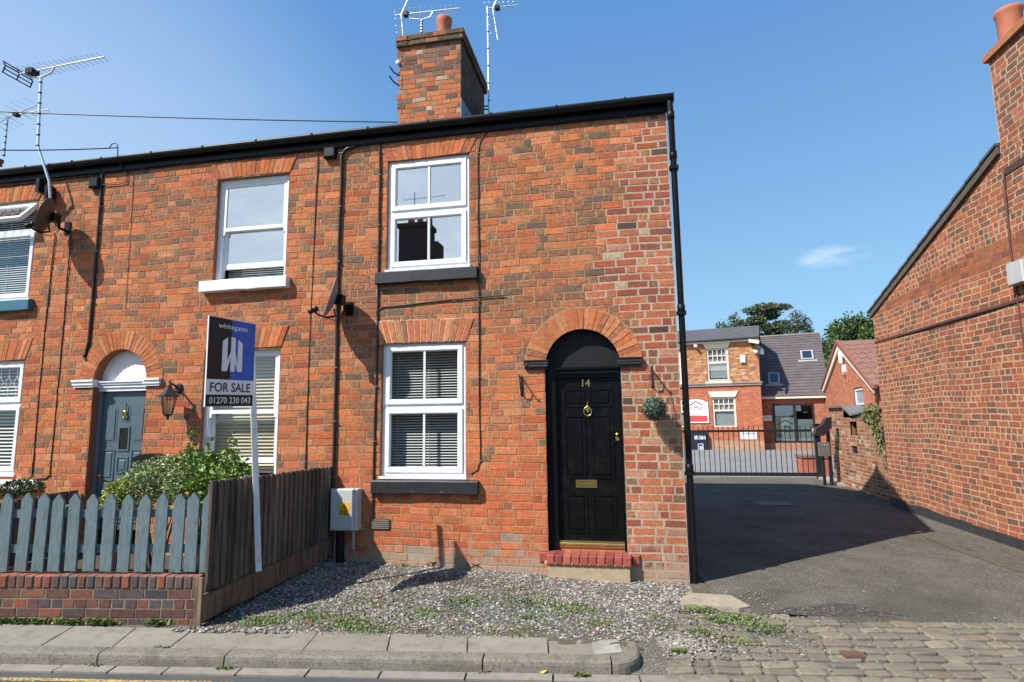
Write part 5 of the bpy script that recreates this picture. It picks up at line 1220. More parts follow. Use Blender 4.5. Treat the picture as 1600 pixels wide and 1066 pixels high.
# ================================================================== sliding gate and access pedestal
root = empty('sliding_gate', (3.5,11,0), 'black steel sliding gate with vertical bars across the drive', 'gate')
mb = MB(); x0, x1, yg = 1.15, 5.28, 11.0
mb.box(x0, x1, yg-.03, yg+.03, .05, .145); mb.box(x0, x1, yg-.03, yg+.03, 1.28, 1.345); mb.box(x0, x0+.06, yg-.03, yg+.03, .145, 1.28); mb.box(x1-.06, x1, yg-.03, yg+.03, .145, 1.28)
mb.build('frame', GATEB, root)
n = 29
for i in range(n):
    x = x0+.06+(x1-x0-.12)*(i+.5)/n; mb = MB(); mb.tube([(x,yg,.145),(x,yg,1.28)], .0105, 6); mb.tube([(x,yg,1.345),(x,yg,1.44),(x,yg,1.475)], [.0105,.0105,.002], 6); mb.build('bar', GATEB, root)
p0 = F(1270, 666, 10.95); p1 = F(1280, 752, 10.95)
mb = MB(); mb.box(p0.x, p1.x+.10, 10.85, 10.97, -.02, 1.47); mb.box(p0.x-.02, p1.x+.12, 10.83, 10.99, 1.471, 1.50); tag(mb.build('gate_post', GATEB), 'square black post at the right end of the sliding gate', 'post')
q = G(1291, 758, 0); yq = q.y
root = empty('access_pedestal', (q.x, yq, 0), 'dark access control pedestal with slanted hood beside the gate post', 'pedestal')
def QX(px): return F(px, 700, yq).x
def QZ(py): return F(1290, py, yq).z
mb = MB(); mb.box(QX(1283), QX(1287), yq, yq+.06, -.02, QZ(705)); mb.box(QX(1293.5), QX(1298.5), yq, yq+.07, -.02, QZ(660)); mb.build('post', GATEB, root)
mb = MB(); a0, b0, a1, b1 = QX(1277.5), QZ(713), QX(1296), QZ(691); mb.bbox(Fr((0,yq-.005,0),(1,0,0)), a0, a1, b0, b1, 0, .06, .008); mb.build('panel', M('worn_grey_panel', (.16,.145,.125), .5, .1, metal=.3), root)
mb = MB()
for k in range(3): mb.lathe([(0,.012),(.012,.01),(.014,0)], (a0+.09+.06*k, yq-.065, b1-.07), (0,-1,0), 8)
mb.build('button', GREYM, root)
mb = MB(); fr = Fr((0,yq,0),(1,0,0)); pt = [(QX(1271.5),QZ(679)),(QX(1285),QZ(681)),(QX(1299),QZ(668)),(QX(1300),QZ(652)),(QX(1292),QZ(653)),(QX(1284),QZ(665)),(QX(1276),QZ(668))]
mb.fpoly(fr, pt, -.06, .16); mb.build('hood', M('dark_brown_hood', (.03,.02,.02), .35, .2, spec=.3), root)
mb = MB(); a = F(1270, 655, 10.84); mb.box(a.x-.08, a.x+.08, 10.80, 10.845, 1.18, 1.40); mb.box(a.x-.06, a.x+.06, 10.795, 10.80, 1.22, 1.38, 1)
tag(mb.build('intercom', [GATEB, M('intercom_face', (.5,.48,.42), .4)]), 'small intercom with pale face on the black gate post', 'intercom')

# ================================================================== office behind the gate
th = math.radians(13.5); UO = V((math.cos(th), -math.sin(th), 0)); OO = G(1191, 703.6, -.03); OF = Fr(OO, UO)
root = empty('office_building', OF.p(-3,0,-2), 'two storey orange brick office with slate roof behind the gate', 'office')
def orect(x0, y0, x1, y1):
    a0, b1 = OF.px(x0, y0); a1, b0 = OF.px(x1, y1); return (a0, a1, b0, b1)
ow1 = orect(1103,545,1140,595); ow2 = orect(1112,621,1151.5,668); ow3 = orect(1035,625,1078,668); ow4 = orect(1028,549,1066,597)
zb_ = OF.px(1150,600)[1]; ze_ = OF.px(1150,534)[1]
def sp_off(z0, z1):
    s = [(-9, .12)]; zm = (z0+z1)/2
    for (a0, a1, b0, b1) in (ow1, ow2, ow3, ow4):
        if b0 < zm < b1: s = cut(s, a0, a1)
    return s
def pal_off(a, b, r):
    if b > zb_: return pick(r, [(4,(.40,.17,.075)),(2,(.34,.12,.06)),(2,(.45,.24,.12)),(.8,(.20,.10,.07)),(.6,(.52,.36,.22))]), 0, .010, (.42,.28,.17)
    if b < .5: return (.40,.22,.14), 0, .012, (.40,.32,.24)
    return pick(r, [(4,(.42,.12,.06)),(3,(.37,.105,.055)),(1,(.46,.16,.08))]), 0, .010, (.42,.24,.16)
mb = MB(); bricks(mb, OF, -.15, 5.64, .078, sp_off, pal_off, seed=101, seq='E', SL=.225)
p = OF.p
mb.fpoly(Fr(p(.12,0,0), -OF.n), [(.01,-.2),(5,-.2),(5,5.6),(2.5,6.5),(.01,5.6)], -.2, 0, 0, (.36,.14,.07))
mb.fbox(OF, -9, .12, -.2, 5.6, -5.2, -5, 0, (.36,.14,.07)); mb.fbox(OF, -9.2, -9, -.2, 5.6, -5.2, 0, 0, (.36,.14,.07))
for (a0,a1,b0,b1) in (ow1,ow2,ow3,ow4):
    for a in (a0, a1): mb.quad(p(a,b0,.003),p(a,b1,.003),p(a,b1,-.2),p(a,b0,-.2), 0, (.36,.13,.07))
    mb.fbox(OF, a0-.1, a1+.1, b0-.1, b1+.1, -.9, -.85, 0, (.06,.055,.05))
mb.build('wall', BRICKFAR, root)
zrd = OF.px(1178, 509, -2.5)[1]-5.78
mb = MB()
for i in range(14):
    for sgn in (1,):
        t0, t1 = i/14, (i+1)/14; c0, c1 = .28+(-2.5-.28)*t0, .28+(-2.5-.28)*t1; z0, z1_ = 5.74+zrd*t0, 5.74+zrd*t1
        mb.hexa([p(-9.1,z0+.015,c0),p(.22,z0+.015,c0),p(.22,z1_,c1),p(-9.1,z1_,c1),p(-9.1,z0+.05,c0),p(.22,z0+.05,c0),p(.22,z1_+.035,c1),p(-9.1,z1_+.035,c1)])
zq = 5.74+zrd; mb.hexa([p(-9.1,zq-.03,-2.5),p(.22,zq-.03,-2.5),p(.22,5.7,-5.3),p(-9.1,5.7,-5.3),p(-9.1,zq+.03,-2.5),p(.22,zq+.03,-2.5),p(.22,5.76,-5.3),p(-9.1,5.76,-5.3)])
mb.build('roof', M('grey_slate_roof', (.095,.09,.095), .6, .2, scale=3), root)
mb = MB(); mb.fbox(OF, -9.1, .2, 5.60, 5.73, .002, .2); mb.build('fascia', CREAM, root)
mb = MB(); mb.tube([p(-9.1,5.73,.27), p(.25,5.73,.27)], .06, 8); mb.build('gutter', GATEB, root)
mb = MB(); mb.fbox(OF, -9, .20, zb_-.08, zb_+.03, 0, .08); mb.fbox(OF, -9, .24, zb_+.03, zb_+.08, 0, .13); mb.build('band_course', M('grey_stone_band', (.30,.27,.23), .8), root)
def owin(w, lint, sillon):
    a0,a1,b0,b1 = w; mb = MB(); mb.ring(OF, a0, a1, b0, b1, .09, -.14, -.06); bm = b0+(b1-b0)*.56; mb.fbox(OF, a0+.09, a1-.09, bm-.04, bm+.04, -.13, -.05)
    for k in range(1,4): x = a0+.09+(a1-a0-.18)*k/4; mb.fbox(OF, x-.018, x+.018, bm+.04, b1-.09, -.12, -.065)
    mb.fbox(OF, a0+.09, a1-.09, (bm+b1)/2-.02-.02, (bm+b1)/2+.0, -.118, -.067)
    wi = mb.build('window', CREAM, root); mb = MB(); mb.fbox(OF, a0+.09, a1-.09, b0+.09, b1-.09, -.105, -.095); mb.build('pane', glass('office_glass', .30, (.95,.97,.97)), wi)
    blind(OF, a0+.1, a1-.1, b0+.1, b1-.1, -.17, wi, BLINDW, .06, 1.25, None, .058)
    if lint: mb = MB(); mb.fpoly(OF, [(a0-.02,b1+.01),(a1+.02,b1+.01),(a1+.17,b1+.30),(a0-.17,b1+.30)], 0, .05); mb.build('lintel', CREAM, root)
    if sillon: mb = MB(); mb.fbox(OF, a0-.12, a1+.12, b0-.2, b0-.01, 0, .09); mb.build('window_sill', CREAM, root)
owin(ow1, True, True); owin(ow2, True, False); owin(ow3, False, False); owin(ow4, True, True)
a_, b_ = OF.px(1103, 662); 
# company board
root2 = empty('company_sign', OF.p(-2.95,1.25,.06), 'white company sign board with red base and roof logo on the office wall', 'sign')
a0 = -3.75; a1 = OF.px(1107,640)[0]; b0 = OF.px(1090,661)[1]; b1 = OF.px(1105,628)[1]; ac = (a0+a1)/2
mb = MB(); pts = [(a0,b0),(a1,b0),(a1,b1)]+[(ac+(a1-ac)*.75*math.cos(math.pi*i/10), b1+.14*math.sin(math.pi*i/10)) for i in range(0,11)]+[(a0,b1)]
mb.fpoly(OF, pts, .02, .06, 0); s = .06
mb.fpoly(OF, [(a0+s,b0+s),(a1-s,b0+s),(a1-s,b0+.38),(a0+s,b0+.38)], .06, .064, 1)
zz = b1-.16
mb.tube([OF.p(ac-.30,zz,.066), OF.p(ac-.1,zz+.12,.066), OF.p(ac,zz+.2,.066), OF.p(ac+.12,zz+.13,.066), OF.p(ac+.36,zz,.066)], .022, 6, 2)
mb.text(OF, 'e', ac-.22, zz-.24, .062, h=.15, m=1, bold=.01); mb.text(OF, 'Mac', ac+.14, zz-.26, .062, h=.22, m=2, bold=.0)
for k, wd in ((0,.7),(1,.62),(2,.5)): mb.fbox(OF, ac-wd*.5, ac+wd*.5, zz-.43-.13*k, zz-.40-.13*k, .06, .063, 3)
mb.build('board', [SGNW, REDS, BLK, M('pale_grey_print', (.45,.42,.42), .5)], root2)
# NO PARKING
a0, b0 = OF.px(1157.5, 686.5); a1, b1 = OF.px(1182, 674.5); mb = MB(); mb.fbox(OF, a0, a1, b0, b1, .01, .03, 0); ac = (a0+a1)/2; W = a1-a0
mb.text(OF, 'NO PARKING', ac, b0+(b1-b0)*.58, .03, w=W*.90, h=(b1-b0)*.30, m=1, bold=.02)
for k, wd in ((0,.8),(1,.66)): mb.fbox(OF, ac-W*wd*.5, ac+W*wd*.5, b0+(b1-b0)*(.36-.18*k), b0+(b1-b0)*(.41-.18*k), .03, .032, 2)
tag(mb.build('parking_sign', [SGNW, NAVY, M('grey_print', (.35,.35,.37), .5)]), 'small white no parking sign on the office wall', 'sign')
# UNIT 1 cabinet
a1, b1 = OF.px(1103.5, 675, .3); b0 = -.1; a0 = a1-1.1; mb = MB(); mb.bbox(OF, a0, a1, b0, b1, .02, .35, .02, 0); u0, v0 = OF.px(1085.5, 686.5, .35); u1, v1 = OF.px(1102, 682, .35)
mb.fbox(OF, u0, u1, v0, v1+.02, .35, .356, 1); mb.text(OF, 'UNIT 1', (u0+u1)/2, v0+.015, .357, w=(u1-u0)*.86, h=(v1-v0)*.95, m=2, bold=.03)
u0, v0 = OF.px(1091, 703, .35); u1, v1 = OF.px(1099, 693, .35); mb.fbox(OF, u0, u1, v0, v1, .35, .356, 3); mb.fbox(OF, u0+.06, u1-.06, v1-.14, v1-.05, .356, .358, 0)
tag(mb.build('unit_cabinet', [NAVY, SGNW, BLK, M('pale_blue_poster', (.40,.48,.68), .5)]), 'dark cabinet lettered unit 1 with a pale blue poster behind the gate', 'cabinet')
def camera_thing(px, py, label, big=False):
    a, b = OF.px(px, py, .1); root = empty('security_camera', OF.p(a,b,0), label, 'security camera'); mb = MB(); s = 1.35 if big else 1
    mb.lathe([(0,.05*s),(.07*s,.04*s),(.08*s,0)], OF.p(a,b+.05*s,0), OF.n, 12); mb.tube([OF.p(a,b+.05*s,.03), OF.p(a,b+.02,.16)], .025*s, 8); mb.build('mount', UPVC, root)
    mb = MB(); mb.lathe([(0,-.16*s),(.075*s,-.15*s),(.085*s,.1*s),(.07*s,.14*s),(0,.13*s)], OF.p(a,b,.2), OF.n*.8+OF.u*.45-V((0,0,.35)), 14); mb.build('body', UPVC, root); return root
camera_thing(1087, 541, 'white security camera left of the upper office window')
camera_thing(1181, 550, 'white security camera at the office corner under the other one')
a, b = OF.px(1176, 535, .3); root2 = empty('security_camera', OF.p(a,b,0), 'larger cream floodlight style camera under the office eaves', 'security camera')
mb = MB(); fr = Fr(OF.p(a,b,.3), OF.u+V((0,0,-.25)), V((0,0,1))+OF.u*.25); mb.fbox(fr, -.2, .3, -.03, .13, -.15, .1); mb.build('body', CREAM, root2); mb = MB(); mb.tube([OF.p(a-.05,b-.05,0), OF.p(a,b,.28)], .035, 8); mb.lathe([(0,.06),(.06,.05),(.06,0)], OF.p(a,b-.12,.1), OF.n, 10); mb.build('mount', GATEB, root2)
a, b = OF.px(1187, 548, .5); mb = MB(); d = V((.6,-.7,.3)).normalized(); mb.lathe([(.001,0),(.12,.015),(.22,.05),(.25,.07),(.25,.062),(.12,.007),(.001,-.008)], OF.p(a,b,.35), d, 20); mb.tube([OF.p(.12,b-.1,.0), OF.p(a,b-.1,.2), OF.p(a,b,.33)], .02, 6); tag(mb.build('small_dish', DISH), 'small grey dish on the office corner against the slate roof', 'satellite dish')
a, b = OF.px(1161, 561.5); mb = MB(); mb.bbox(OF, a-.13, a+.13, b-.2, b+.2, 0, .12, .03); tag(mb.build('alarm_box', UPVC), 'white alarm box on the upper office wall right of its window', 'alarm box')

# extension with glazed front
root = empty('office_extension', OF.p(1.3,0,-2), 'single storey extension with steep slate roof, skylights and glazed entrance', 'office')
cw = -1.2
def pal_ext(a, b, r): return pick(r, [(3,(.36,.12,.07)),(2,(.31,.10,.06)),(1,(.26,.09,.06))]), 0, .010, (.36,.24,.17)
EF = Fr(OF.p(0,0,cw), UO); g = []
a0, b1 = EF.px(1206, 631.5); a1, b0 = EF.px(1276, 692); 
mb = MB(); bricks(mb, EF, -.15, 2.72, .078, lambda z0, z1: cut([(.13, 3.4)], a0, a1) if b0 < (z0+z1)/2 < b1 else [(.13, 3.4)], pal_ext, seed=104, seq='E')
mb.fbox(EF, 3.25, 3.4, -.2, 2.7, -4, -.01, 0, (.34,.12,.07)); mb.fbox(EF, .13, 2.75, -.2, 2.6, -4.2, -4, 0, (.3,.28,.26)); mb.fbox(EF, .13, 2.6, -.2, .1, -4, -.3, 0, (.3,.28,.26)); mb.build('wall', BRICKFAR, root)
mb = MB(); mb.ring(EF, a0, a1, b0, b1, .09, -.12, .02); am = a0+(a1-a0)*.54; mb.fbox(EF, am-.07, am+.07, b0+.09, b1-.09, -.12, .015); dr = mb.build('entrance_frame', GATEB, root)
for u0, u1 in ((a0+.09, am-.07), (am+.07, a1-.09)):
    mb = MB(); mb.fbox(EF, u0, u1, b0+.09, b1-.09, -.05, -.04); mb.build('pane', glass('entrance_glass', .16, (.75,.8,.8)), dr)
mb = MB(); zt_ = b0+.09+(b1-b0)*.60; u0, u1 = a0+.09, am-.07
mb.fbox(EF, u0, u1, b0+.1, zt_, -.06, -.052, 0); ac = (u0+u1)/2+.03; mb.tube([EF.p(ac-.34,zt_-.36,-.036), EF.p(ac-.06,zt_-.16,-.036), EF.p(ac+.04,zt_-.15,-.036), EF.p(ac+.34,zt_-.32,-.036)], .022, 6, 1)
mb.text(EF, 'e', ac-.2, zt_-.55, -.036, h=.12, m=2, bold=.01); mb.text(EF, 'Mac', ac+.1, zt_-.55, -.036, h=.15, m=1, bold=.01)
mb.fbox(EF, am+.07, a1-.09, b0+.1, zt_-.1, -.06, -.052, 0)
mb.build('frosted_film', [M('frosted_film', (.50,.55,.55), .5), BLK, REDS], dr)
mb = MB(); mb.fbox(EF, .13, 2.8, -.2, b0-.01, 0, .5); mb.build('doorstep', M('step_brick', (.33,.17,.11), .9, .2, scale=10), root)
e0 = (2.72, .25); rdg = (6.35, -3.7)
RF = Fr(EF.p(0, e0[0], e0[1]), UO, (EF.p(0,rdg[0],rdg[1])-EF.p(0,e0[0],e0[1]))); RL = math.hypot(rdg[0]-e0[0], rdg[1]-e0[1])
aX = RF.px(1279.5, 516)[0]
mb = MB(); n = 22; aR0, aR1 = RF.px(1285,615)[0], RF.ab(RF.p(0,RL))[0]; aT = RF.px(1279, 515)[0]
for i in range(n):
    q0, q1 = RL*i/n, RL*(i+1)/n; mb.hexa([RF.p(-1.2,q0,.0),RF.p(aX,q0,.0),RF.p(aX,q1,-.02),RF.p(-1.2,q1,-.02),RF.p(-1.2,q0,.035),RF.p(aX,q0,.035),RF.p(aX,q1,.012),RF.p(-1.2,q1,.012)])
mb.fpoly(Fr(EF.p(aX-.02,0,0), -EF.n), [(-.2,2.6),(7.5,2.6),(3.7,6.3)], -.1, 0)
mb.hexa([EF.p(-1.2,6.3,-3.72),EF.p(aX,6.3,-3.72),EF.p(aX,2.7,-7.6),EF.p(-1.2,2.7,-7.6),EF.p(-1.2,6.35,-3.72),EF.p(aX,6.35,-3.72),EF.p(aX,2.75,-7.6),EF.p(-1.2,2.75,-7.6)])
rf = mb.build('roof', M('purple_slate_roof', (.105,.085,.085), .6, .22, scale=2.5), root)
mb = MB(); mb.tube([RF.p(-1.2,RL,.03), RF.p(aX,RL,.03)], .07, 8); mb.build('ridge_tile', M('grey_ridge', (.2,.18,.16), .8), rf)
for (px0,py0,px1,py1) in ((1250,549,1272,562),(1200,584,1219,600)):
    u0, v1 = RF.px(px0, py0, .05); u1, v0 = RF.px(px1, py1, .05)
    mb = MB(); mb.ring(RF, u0, u1, v0, v1, .085, .02, .12); mb.fbox(RF, u0-.15, u1+.15, v0-.12, v0, .03, .05); sk = mb.build('skylight', M('skylight_frame', (.34,.35,.33), .5), rf)
    mb = MB(); mb.fbox(RF, u0+.085, u1-.085, v0+.085, v1-.085, .07, .09); mb.build('pane', M('skylight_glass', (.02,.03,.05), .05, 0, spec=1.), sk)
mb = MB(); mb.fbox(EF, -.0+.13, aX, 2.60, 2.74, .05, .23); mb.build('fascia', CREAM, root)
a, b = EF.px(1198, 653.5); mb = MB(); mb.fbox(EF, a-.24, a+.24, b-.14, b+.14, .01, .03, 0); mb.tube([EF.p(a-.14,b-.03,.034), EF.p(a,b+.05,.034), EF.p(a+.14,b-.03,.034)], .016, 6, 1); tag(mb.build('door_plaque', [SGNW, NAVY]), 'small white plaque with roof logo left of the glazed entrance', 'sign')
p = G(1268, 738, -.03); mb = MB(); q = G(1253, 742, -.03); mb.box(q.x, q.x+.72, q.y-.2, q.y+.5, -.05, .48, 0, (.40,.13,.08)); mb.box(q.x-.03, q.x+.75, q.y-.23, q.y+.53, .48, .54, 0, (.2,.12,.1)); tag(mb.build('brick_planter', BRICKFAR), 'low red brick planter seen through the right end of the gate', 'planter')

# small gabled red brick building
GLp = G(1283.5, 617, 2.75)
for k in range(60):                                 # turn the gable until its apex stands over the middle
    GRp = G(1369+.053*k*10, 603+.05*k*10, 2.75); ug = GRp-GLp; ug.z = 0; Wg = ug.length; GFr = Fr((GLp.x, GLp.y, 0), ug); ap = GFr.px(1315, 538)
    if Wg/2 <= ap[0]+.01 or False: break
root = empty('garage_building', GFr.p(Wg/2,0,-2), 'small gabled red brick building with pink tiled roof behind the outbuilding wall', 'building')
mb = MB(); am_, bm_ = Wg/2, ap[1]; eb = 2.75; ins = .12
def sp_gab(z0, z1):
    zm = (z0+z1)/2; s = (ins, Wg-ins)
    if zm > eb-.1: t = (zm-eb+.1)/(bm_-eb); s = (ins+(am_-ins)*t, Wg-ins-(am_-ins)*t)
    s = [s]
    if wz0 < zm < wz1: s = cut(s, wa0, wa1)
    return s
wa0, wz0 = GFr.px(1336, 633); wa1, wz1 = GFr.px(1348, 606)
bricks(mb, GFr, -.1, bm_-.06, .078, sp_gab, lambda a, b, r: (pick(r, [(3,(.45,.15,.075)),(2,(.40,.12,.065)),(1,(.36,.10,.06))]), 0, .010, (.47,.33,.24)), seed=107, seq='E')
mb.fbox(GFr, ins, Wg-ins, -.2, eb-.1, -6, -.9, 0, (.4,.14,.07)); mb.fbox(GFr, ins+.0, ins+.2, -.2, eb-.1, -.9, -.01, 0, (.4,.14,.07)); mb.fbox(GFr, Wg-ins-.2, Wg-ins, -.2, eb-.1, -.9, -.01, 0, (.4,.14,.07))
mb.build('wall', BRICKFAR, root)
mb = MB(); ti = M('red_concrete_tile', (.225,.115,.082), .85, .2, scale=4)
for sgn in (0, 1):
    n = 9
    for i in range(n):
        t0, t1 = i/n, (i+1)/n; e = -.12
        f = lambda t: ((e+(am_-e)*t) if not sgn else (Wg-e+(am_-Wg+e)*t), eb-.06+(bm_-eb+.14)*t)
        (x0_,z0),(x1_,z1_) = f(t0), f(t1)
        mb.hexa([GFr.p(x0_,z0+.02,.12),GFr.p(x0_,z0+.02,-6),GFr.p(x1_,z1_,-6),GFr.p(x1_,z1_,.12),GFr.p(x0_,z0+.11,.12),GFr.p(x0_,z0+.11,-6),GFr.p(x1_,z1_+.06,-6),GFr.p(x1_,z1_+.06,.12)])
        if sgn:
            for k in range(18): mb.tube([GFr.p(x0_,z0+.105,-.3*k-.15), GFr.p(x1_,z1_+.075,-.3*k-.15)], .045, 6)
mb.tube([GFr.p(am_,bm_+.1,.12), GFr.p(am_,bm_+.1,-6)], .09, 8)
mb.build('roof', ti, root)
mb = MB(); bd = .26
for sgn in (0, 1):
    x0_, x1_ = (-.12, am_) if not sgn else (Wg+.12, am_)
    pts = [(x0_,eb-.07),(x1_,bm_+.07),(x1_,bm_-.22),(x0_+(.12 if not sgn else -.12),eb-.28)]; pts = pts if sgn else pts[::-1]
    mb.fpoly(GFr, pts, .03, .10)
mb.build('bargeboard', CREAM, root)
mb = MB()
for sgn in (0, 1):
    x0_, x1_ = (-.22, am_) if not sgn else (Wg+.22, am_)
    pts = [(x0_,eb-.07),(x1_,bm_+.25),(x1_,bm_+.06),(x0_+(.10 if not sgn else -.10),eb-.14)]; mb.fpoly(GFr, pts if sgn else pts[::-1], .02, .16)
mb.build('verge_tile', M('brown_verge_tile', (.25,.085,.055), .7, .1), root)
mb = MB(); mb.ring(GFr, wa0, wa1, wz0, wz1, .07, -.1, -.03); wi = mb.build('window', UPVC, root); mb = MB(); mb.fbox(GFr, wa0+.07, wa1-.07, wz0+.07, wz1-.07, -.08, -.07); mb.build('pane', M('grey_frosted_glass', (.30,.33,.33), .3), wi)
mb = MB(); a, b = GFr.px(1366, 600, -.2); mb.tube([GFr.p(Wg+.12,eb-.02,-6), GFr.p(Wg+.12,eb-.02,.1)], .05, 8); mb.tube([GFr.p(Wg+.1,eb-.05,.05), GFr.p(Wg-.05,eb-.35,-.0), GFr.p(Wg-.12,eb-.8,.05)], .045, 8); mb.build('gutter', M('brown_plastic', (.10,.04,.03), .4), root)
a, b = GFr.px(1317, 577.5, .1); mb = MB(); mb.fpoly(GFr, [(a-.15,b+.12),(a-.13,b-.1),(a-.05,b-.22),(a+.05,b-.22),(a+.13,b-.1),(a+.15,b+.12),(a+.1,b+.2),(a-.1,b+.2)][::1], 0, .12); tag(mb.build('alarm_box', UPVC), 'white shield shaped alarm box on the small gabled building', 'alarm box')
a, b = GFr.px(1315, 558.5, .1); mb = MB(); mb.bbox(GFr, a-.09, a+.09, b-.26, b+.26, 0.1, .22, .02); tag(mb.build('floodlight', CREAM), 'slim cream floodlight just under the apex of the small gable', 'floodlight')
a, b = GFr.px(1297, 606, 0); mb = MB(); mb.bbox(GFr, a-.05, a+.05, b-.12, b+.12, 0, .05, .01); tag(mb.build('wall_vent', M('brown_vent', (.2,.07,.05), .7)), 'small brown vent on the small gabled building', 'vent')

# ================================================================== trees
def tree(label, px, y, h, kind, pal, seed, w, n, ls):
    base = F(px, 600, y); base.z = -.05; root = empty('tree', base, label, 'tree'); r = random.Random(seed); mb = MB(); tb = MB(); blobs = []
    top = base+V((0,0,h)); tb.tube([base, base+V((.1,0,h*.5)), top-V((0,0,h*.05))], [h*.022, h*.016, h*.004], 8)
    if kind == 'spruce':
        k = 26
        for i in range(k):
            z = h*(.30+.68*i/k); R = w*(1-(z/h-.3)/.72)*r.uniform(.75,1.1)
            for j in range(5):
                a = 6.283*j/5+r.uniform(0,1.2); d = R*r.uniform(.55,1); c = base+V((math.cos(a)*d, math.sin(a)*d, z-d*.18)); blobs.append((c, (R*.30+.1, R*.30+.1, h*.020)))
                if i % 2 == 0: tb.tube([base+V((0,0,z)), c], [.05,.02], 5)
    elif kind == 'pine':
        for i in range(52):
            z = h*r.uniform(.55,1.0); R = w*(1.1-abs(z/h-.78)*2.6); a = r.uniform(0,6.28); d = R*r.uniform(.2,1); c = base+V((math.cos(a)*d, math.sin(a)*d*.7, z)); blobs.append((c, (w*r.uniform(.20,.36), w*.25, h*r.uniform(.010,.022))))
            tb.tube([base+V((0,0,z-d*.25)), c], [.09,.03], 5)
    else:
        for i in range(40):
            d = V((r.gauss(0,1), r.gauss(0,1), r.gauss(0,1))).normalized()*r.uniform(.5,1); c = base+V((d.x*w, d.y*w, h*.66+d.z*h*.32)); blobs.append((c, (w*r.uniform(.2,.36),)*2+(h*r.uniform(.05,.10),)))
            tb.tube([base+V((0,0,h*r.uniform(.3,.55))), base.lerp(c,.5)+V((0,0,h*.2)), c], [.10,.06,.02], 5)
    leaves(mb, blobs, n, ls, pal, r, .9, .1, .2)
    mb.build('crown', LEAF, root); tb.build('trunk', BARK, root)
PIN = [(3,(.055,.085,.035)),(2,(.09,.12,.05)),(1,(.13,.15,.07))]; SPR = [(3,(.04,.065,.035)),(2,(.06,.09,.045))]; BRD = [(3,(.045,.085,.022)),(2,(.075,.125,.03)),(1,(.11,.16,.045))]
tree('slim conifer showing left of the office ridge', 1153, 50, F(1156,483,50).z, 'spruce', BRD, 201, 3.4, 14000, .22)
tree('small bush top beside the slim conifer above the office roof', 1136, 50, F(1138,493,50).z, 'broad', BRD, 202, 1.0, 3200, .22)
tree('wide layered pine behind the extension roof', 1203, 52, F(1215,475,52).z, 'pine', PIN, 203, 2.8, 13000, .24)
tree('pointed spruce right of the wide pine', 1252, 50, F(1251,478,50).z, 'spruce', SPR, 204, 5.2, 26000, .22)
tree('dark spruce tip just right of the extension ridge', 1274, 54, F(1274,508,54).z, 'spruce', SPR, 205, 1.8, 4000, .22)
tree('broad dark green tree behind the small gabled building', 1336, 42, F(1338,488,42).z, 'broad', BRD, 206, 2.3, 11000, .24)
tree('lower leafy tree left of the broad dark green tree', 1304, 44, F(1306,530,44).z, 'broad', BRD, 207, 1.3, 4200, .22)

# ================================================================== house opposite (behind the camera, seen as a reflection)
root = empty('facing_house', (-7.4, -13.5, 0), 'brick house across the road, its dark chimney mirrored in the upper window', 'house')
mb = MB(); mb.box(-12, -3, -19, -13, -.2, 5.2, 0, (.34,.12,.06)); mb.build('wall', BRICK, root)
mb = MB(); mb.hexa([(-12.1,-12.8,5.2),(-12.1,-16,7.0),(-2.9,-16,7.0),(-2.9,-12.8,5.2),(-12.1,-12.8,5.26),(-12.1,-16,7.06),(-2.9,-16,7.06),(-2.9,-12.8,5.26)]); mb.hexa([(-12.1,-19.2,5.2),(-12.1,-16,7.0),(-2.9,-16,7.0),(-2.9,-19.2,5.2),(-12.1,-19.2,5.26),(-12.1,-16,7.06),(-2.9,-16,7.06),(-2.9,-19.2,5.26)]); mb.build('roof', SLATE, root)
YO = 14.6; c0 = F(621,412,YO); c1 = F(667,352,YO); c2 = F(682,375,YO)
mb = MB(); mb.box(c0.x, c1.x, -YO-.9, -YO, 5.6, c1.z, 0, (.10,.06,.05)); mb.box(c0.x-.06, c1.x+.06, -YO-.96, -YO+.06, c1.z, c1.z+.18, 0, (.10,.06,.05)); mb.box(c1.x, c2.x, -YO-.85, -YO-.05, 5.6, c2.z, 0, (.10,.06,.05)); ch = mb.build('chimney', BRICK, root)
for k in range(3): mb = MB(); mb.lathe([(.13,0),(.12,.35),(.14,.4),(.1,.4)], (c0.x+.35+.4*k, -YO-.45, c1.z+.18), n=14); mb.build('chimney_pot', TERRA, ch)
A = V((c0.x+.55,-YO-.3,c1.z+.1)); root2 = empty('rooftop_aerial', A, 'aerial on the chimney across the road, mirrored in the upper window', 'aerial')
mb = MB(); mb.tube([A, A+V((0,0,1.5))], .02, 6); mb.build('mast', GREYM, root2); mb = MB(); yagi(mb, A+V((-.5,0,1.2)), A+V((1.3,0,1.25)), 9, .4, (0,1,0)); mb.build('boom', GREYM, root2)

# ================================================================== light, sky, camera
EL = math.radians(46.8); sd = V((-.742*math.cos(EL), -.670*math.cos(EL), math.sin(EL))).normalized()
L = bpy.data.lights.new('sun', 'SUN'); L.energy = 5.0; L.angle = math.radians(.5); L.color = (1,.955,.88)
so = bpy.data.objects.new('sun', L); COL.objects.link(so); so.rotation_euler = sd.to_track_quat('Z', 'Y').to_euler(); so.location = (-10,-10,20)
Wd = bpy.data.worlds.new('World'); S.world = Wd; Wd.use_nodes = True; nt = Wd.node_tree; N = nt.nodes; Lk = nt.links.new
bg = N['Background']; sky = N.new('ShaderNodeTexSky'); sky.sky_type = 'NISHITA'; sky.sun_disc = False; sky.sun_elevation = EL; sky.sun_rotation = math.atan2(sd.x, sd.y)
sky.air_density = 1.0; sky.dust_density = .6; sky.ozone_density = 1.0; sky.altitude = 50
tc = N.new('ShaderNodeTexCoord')
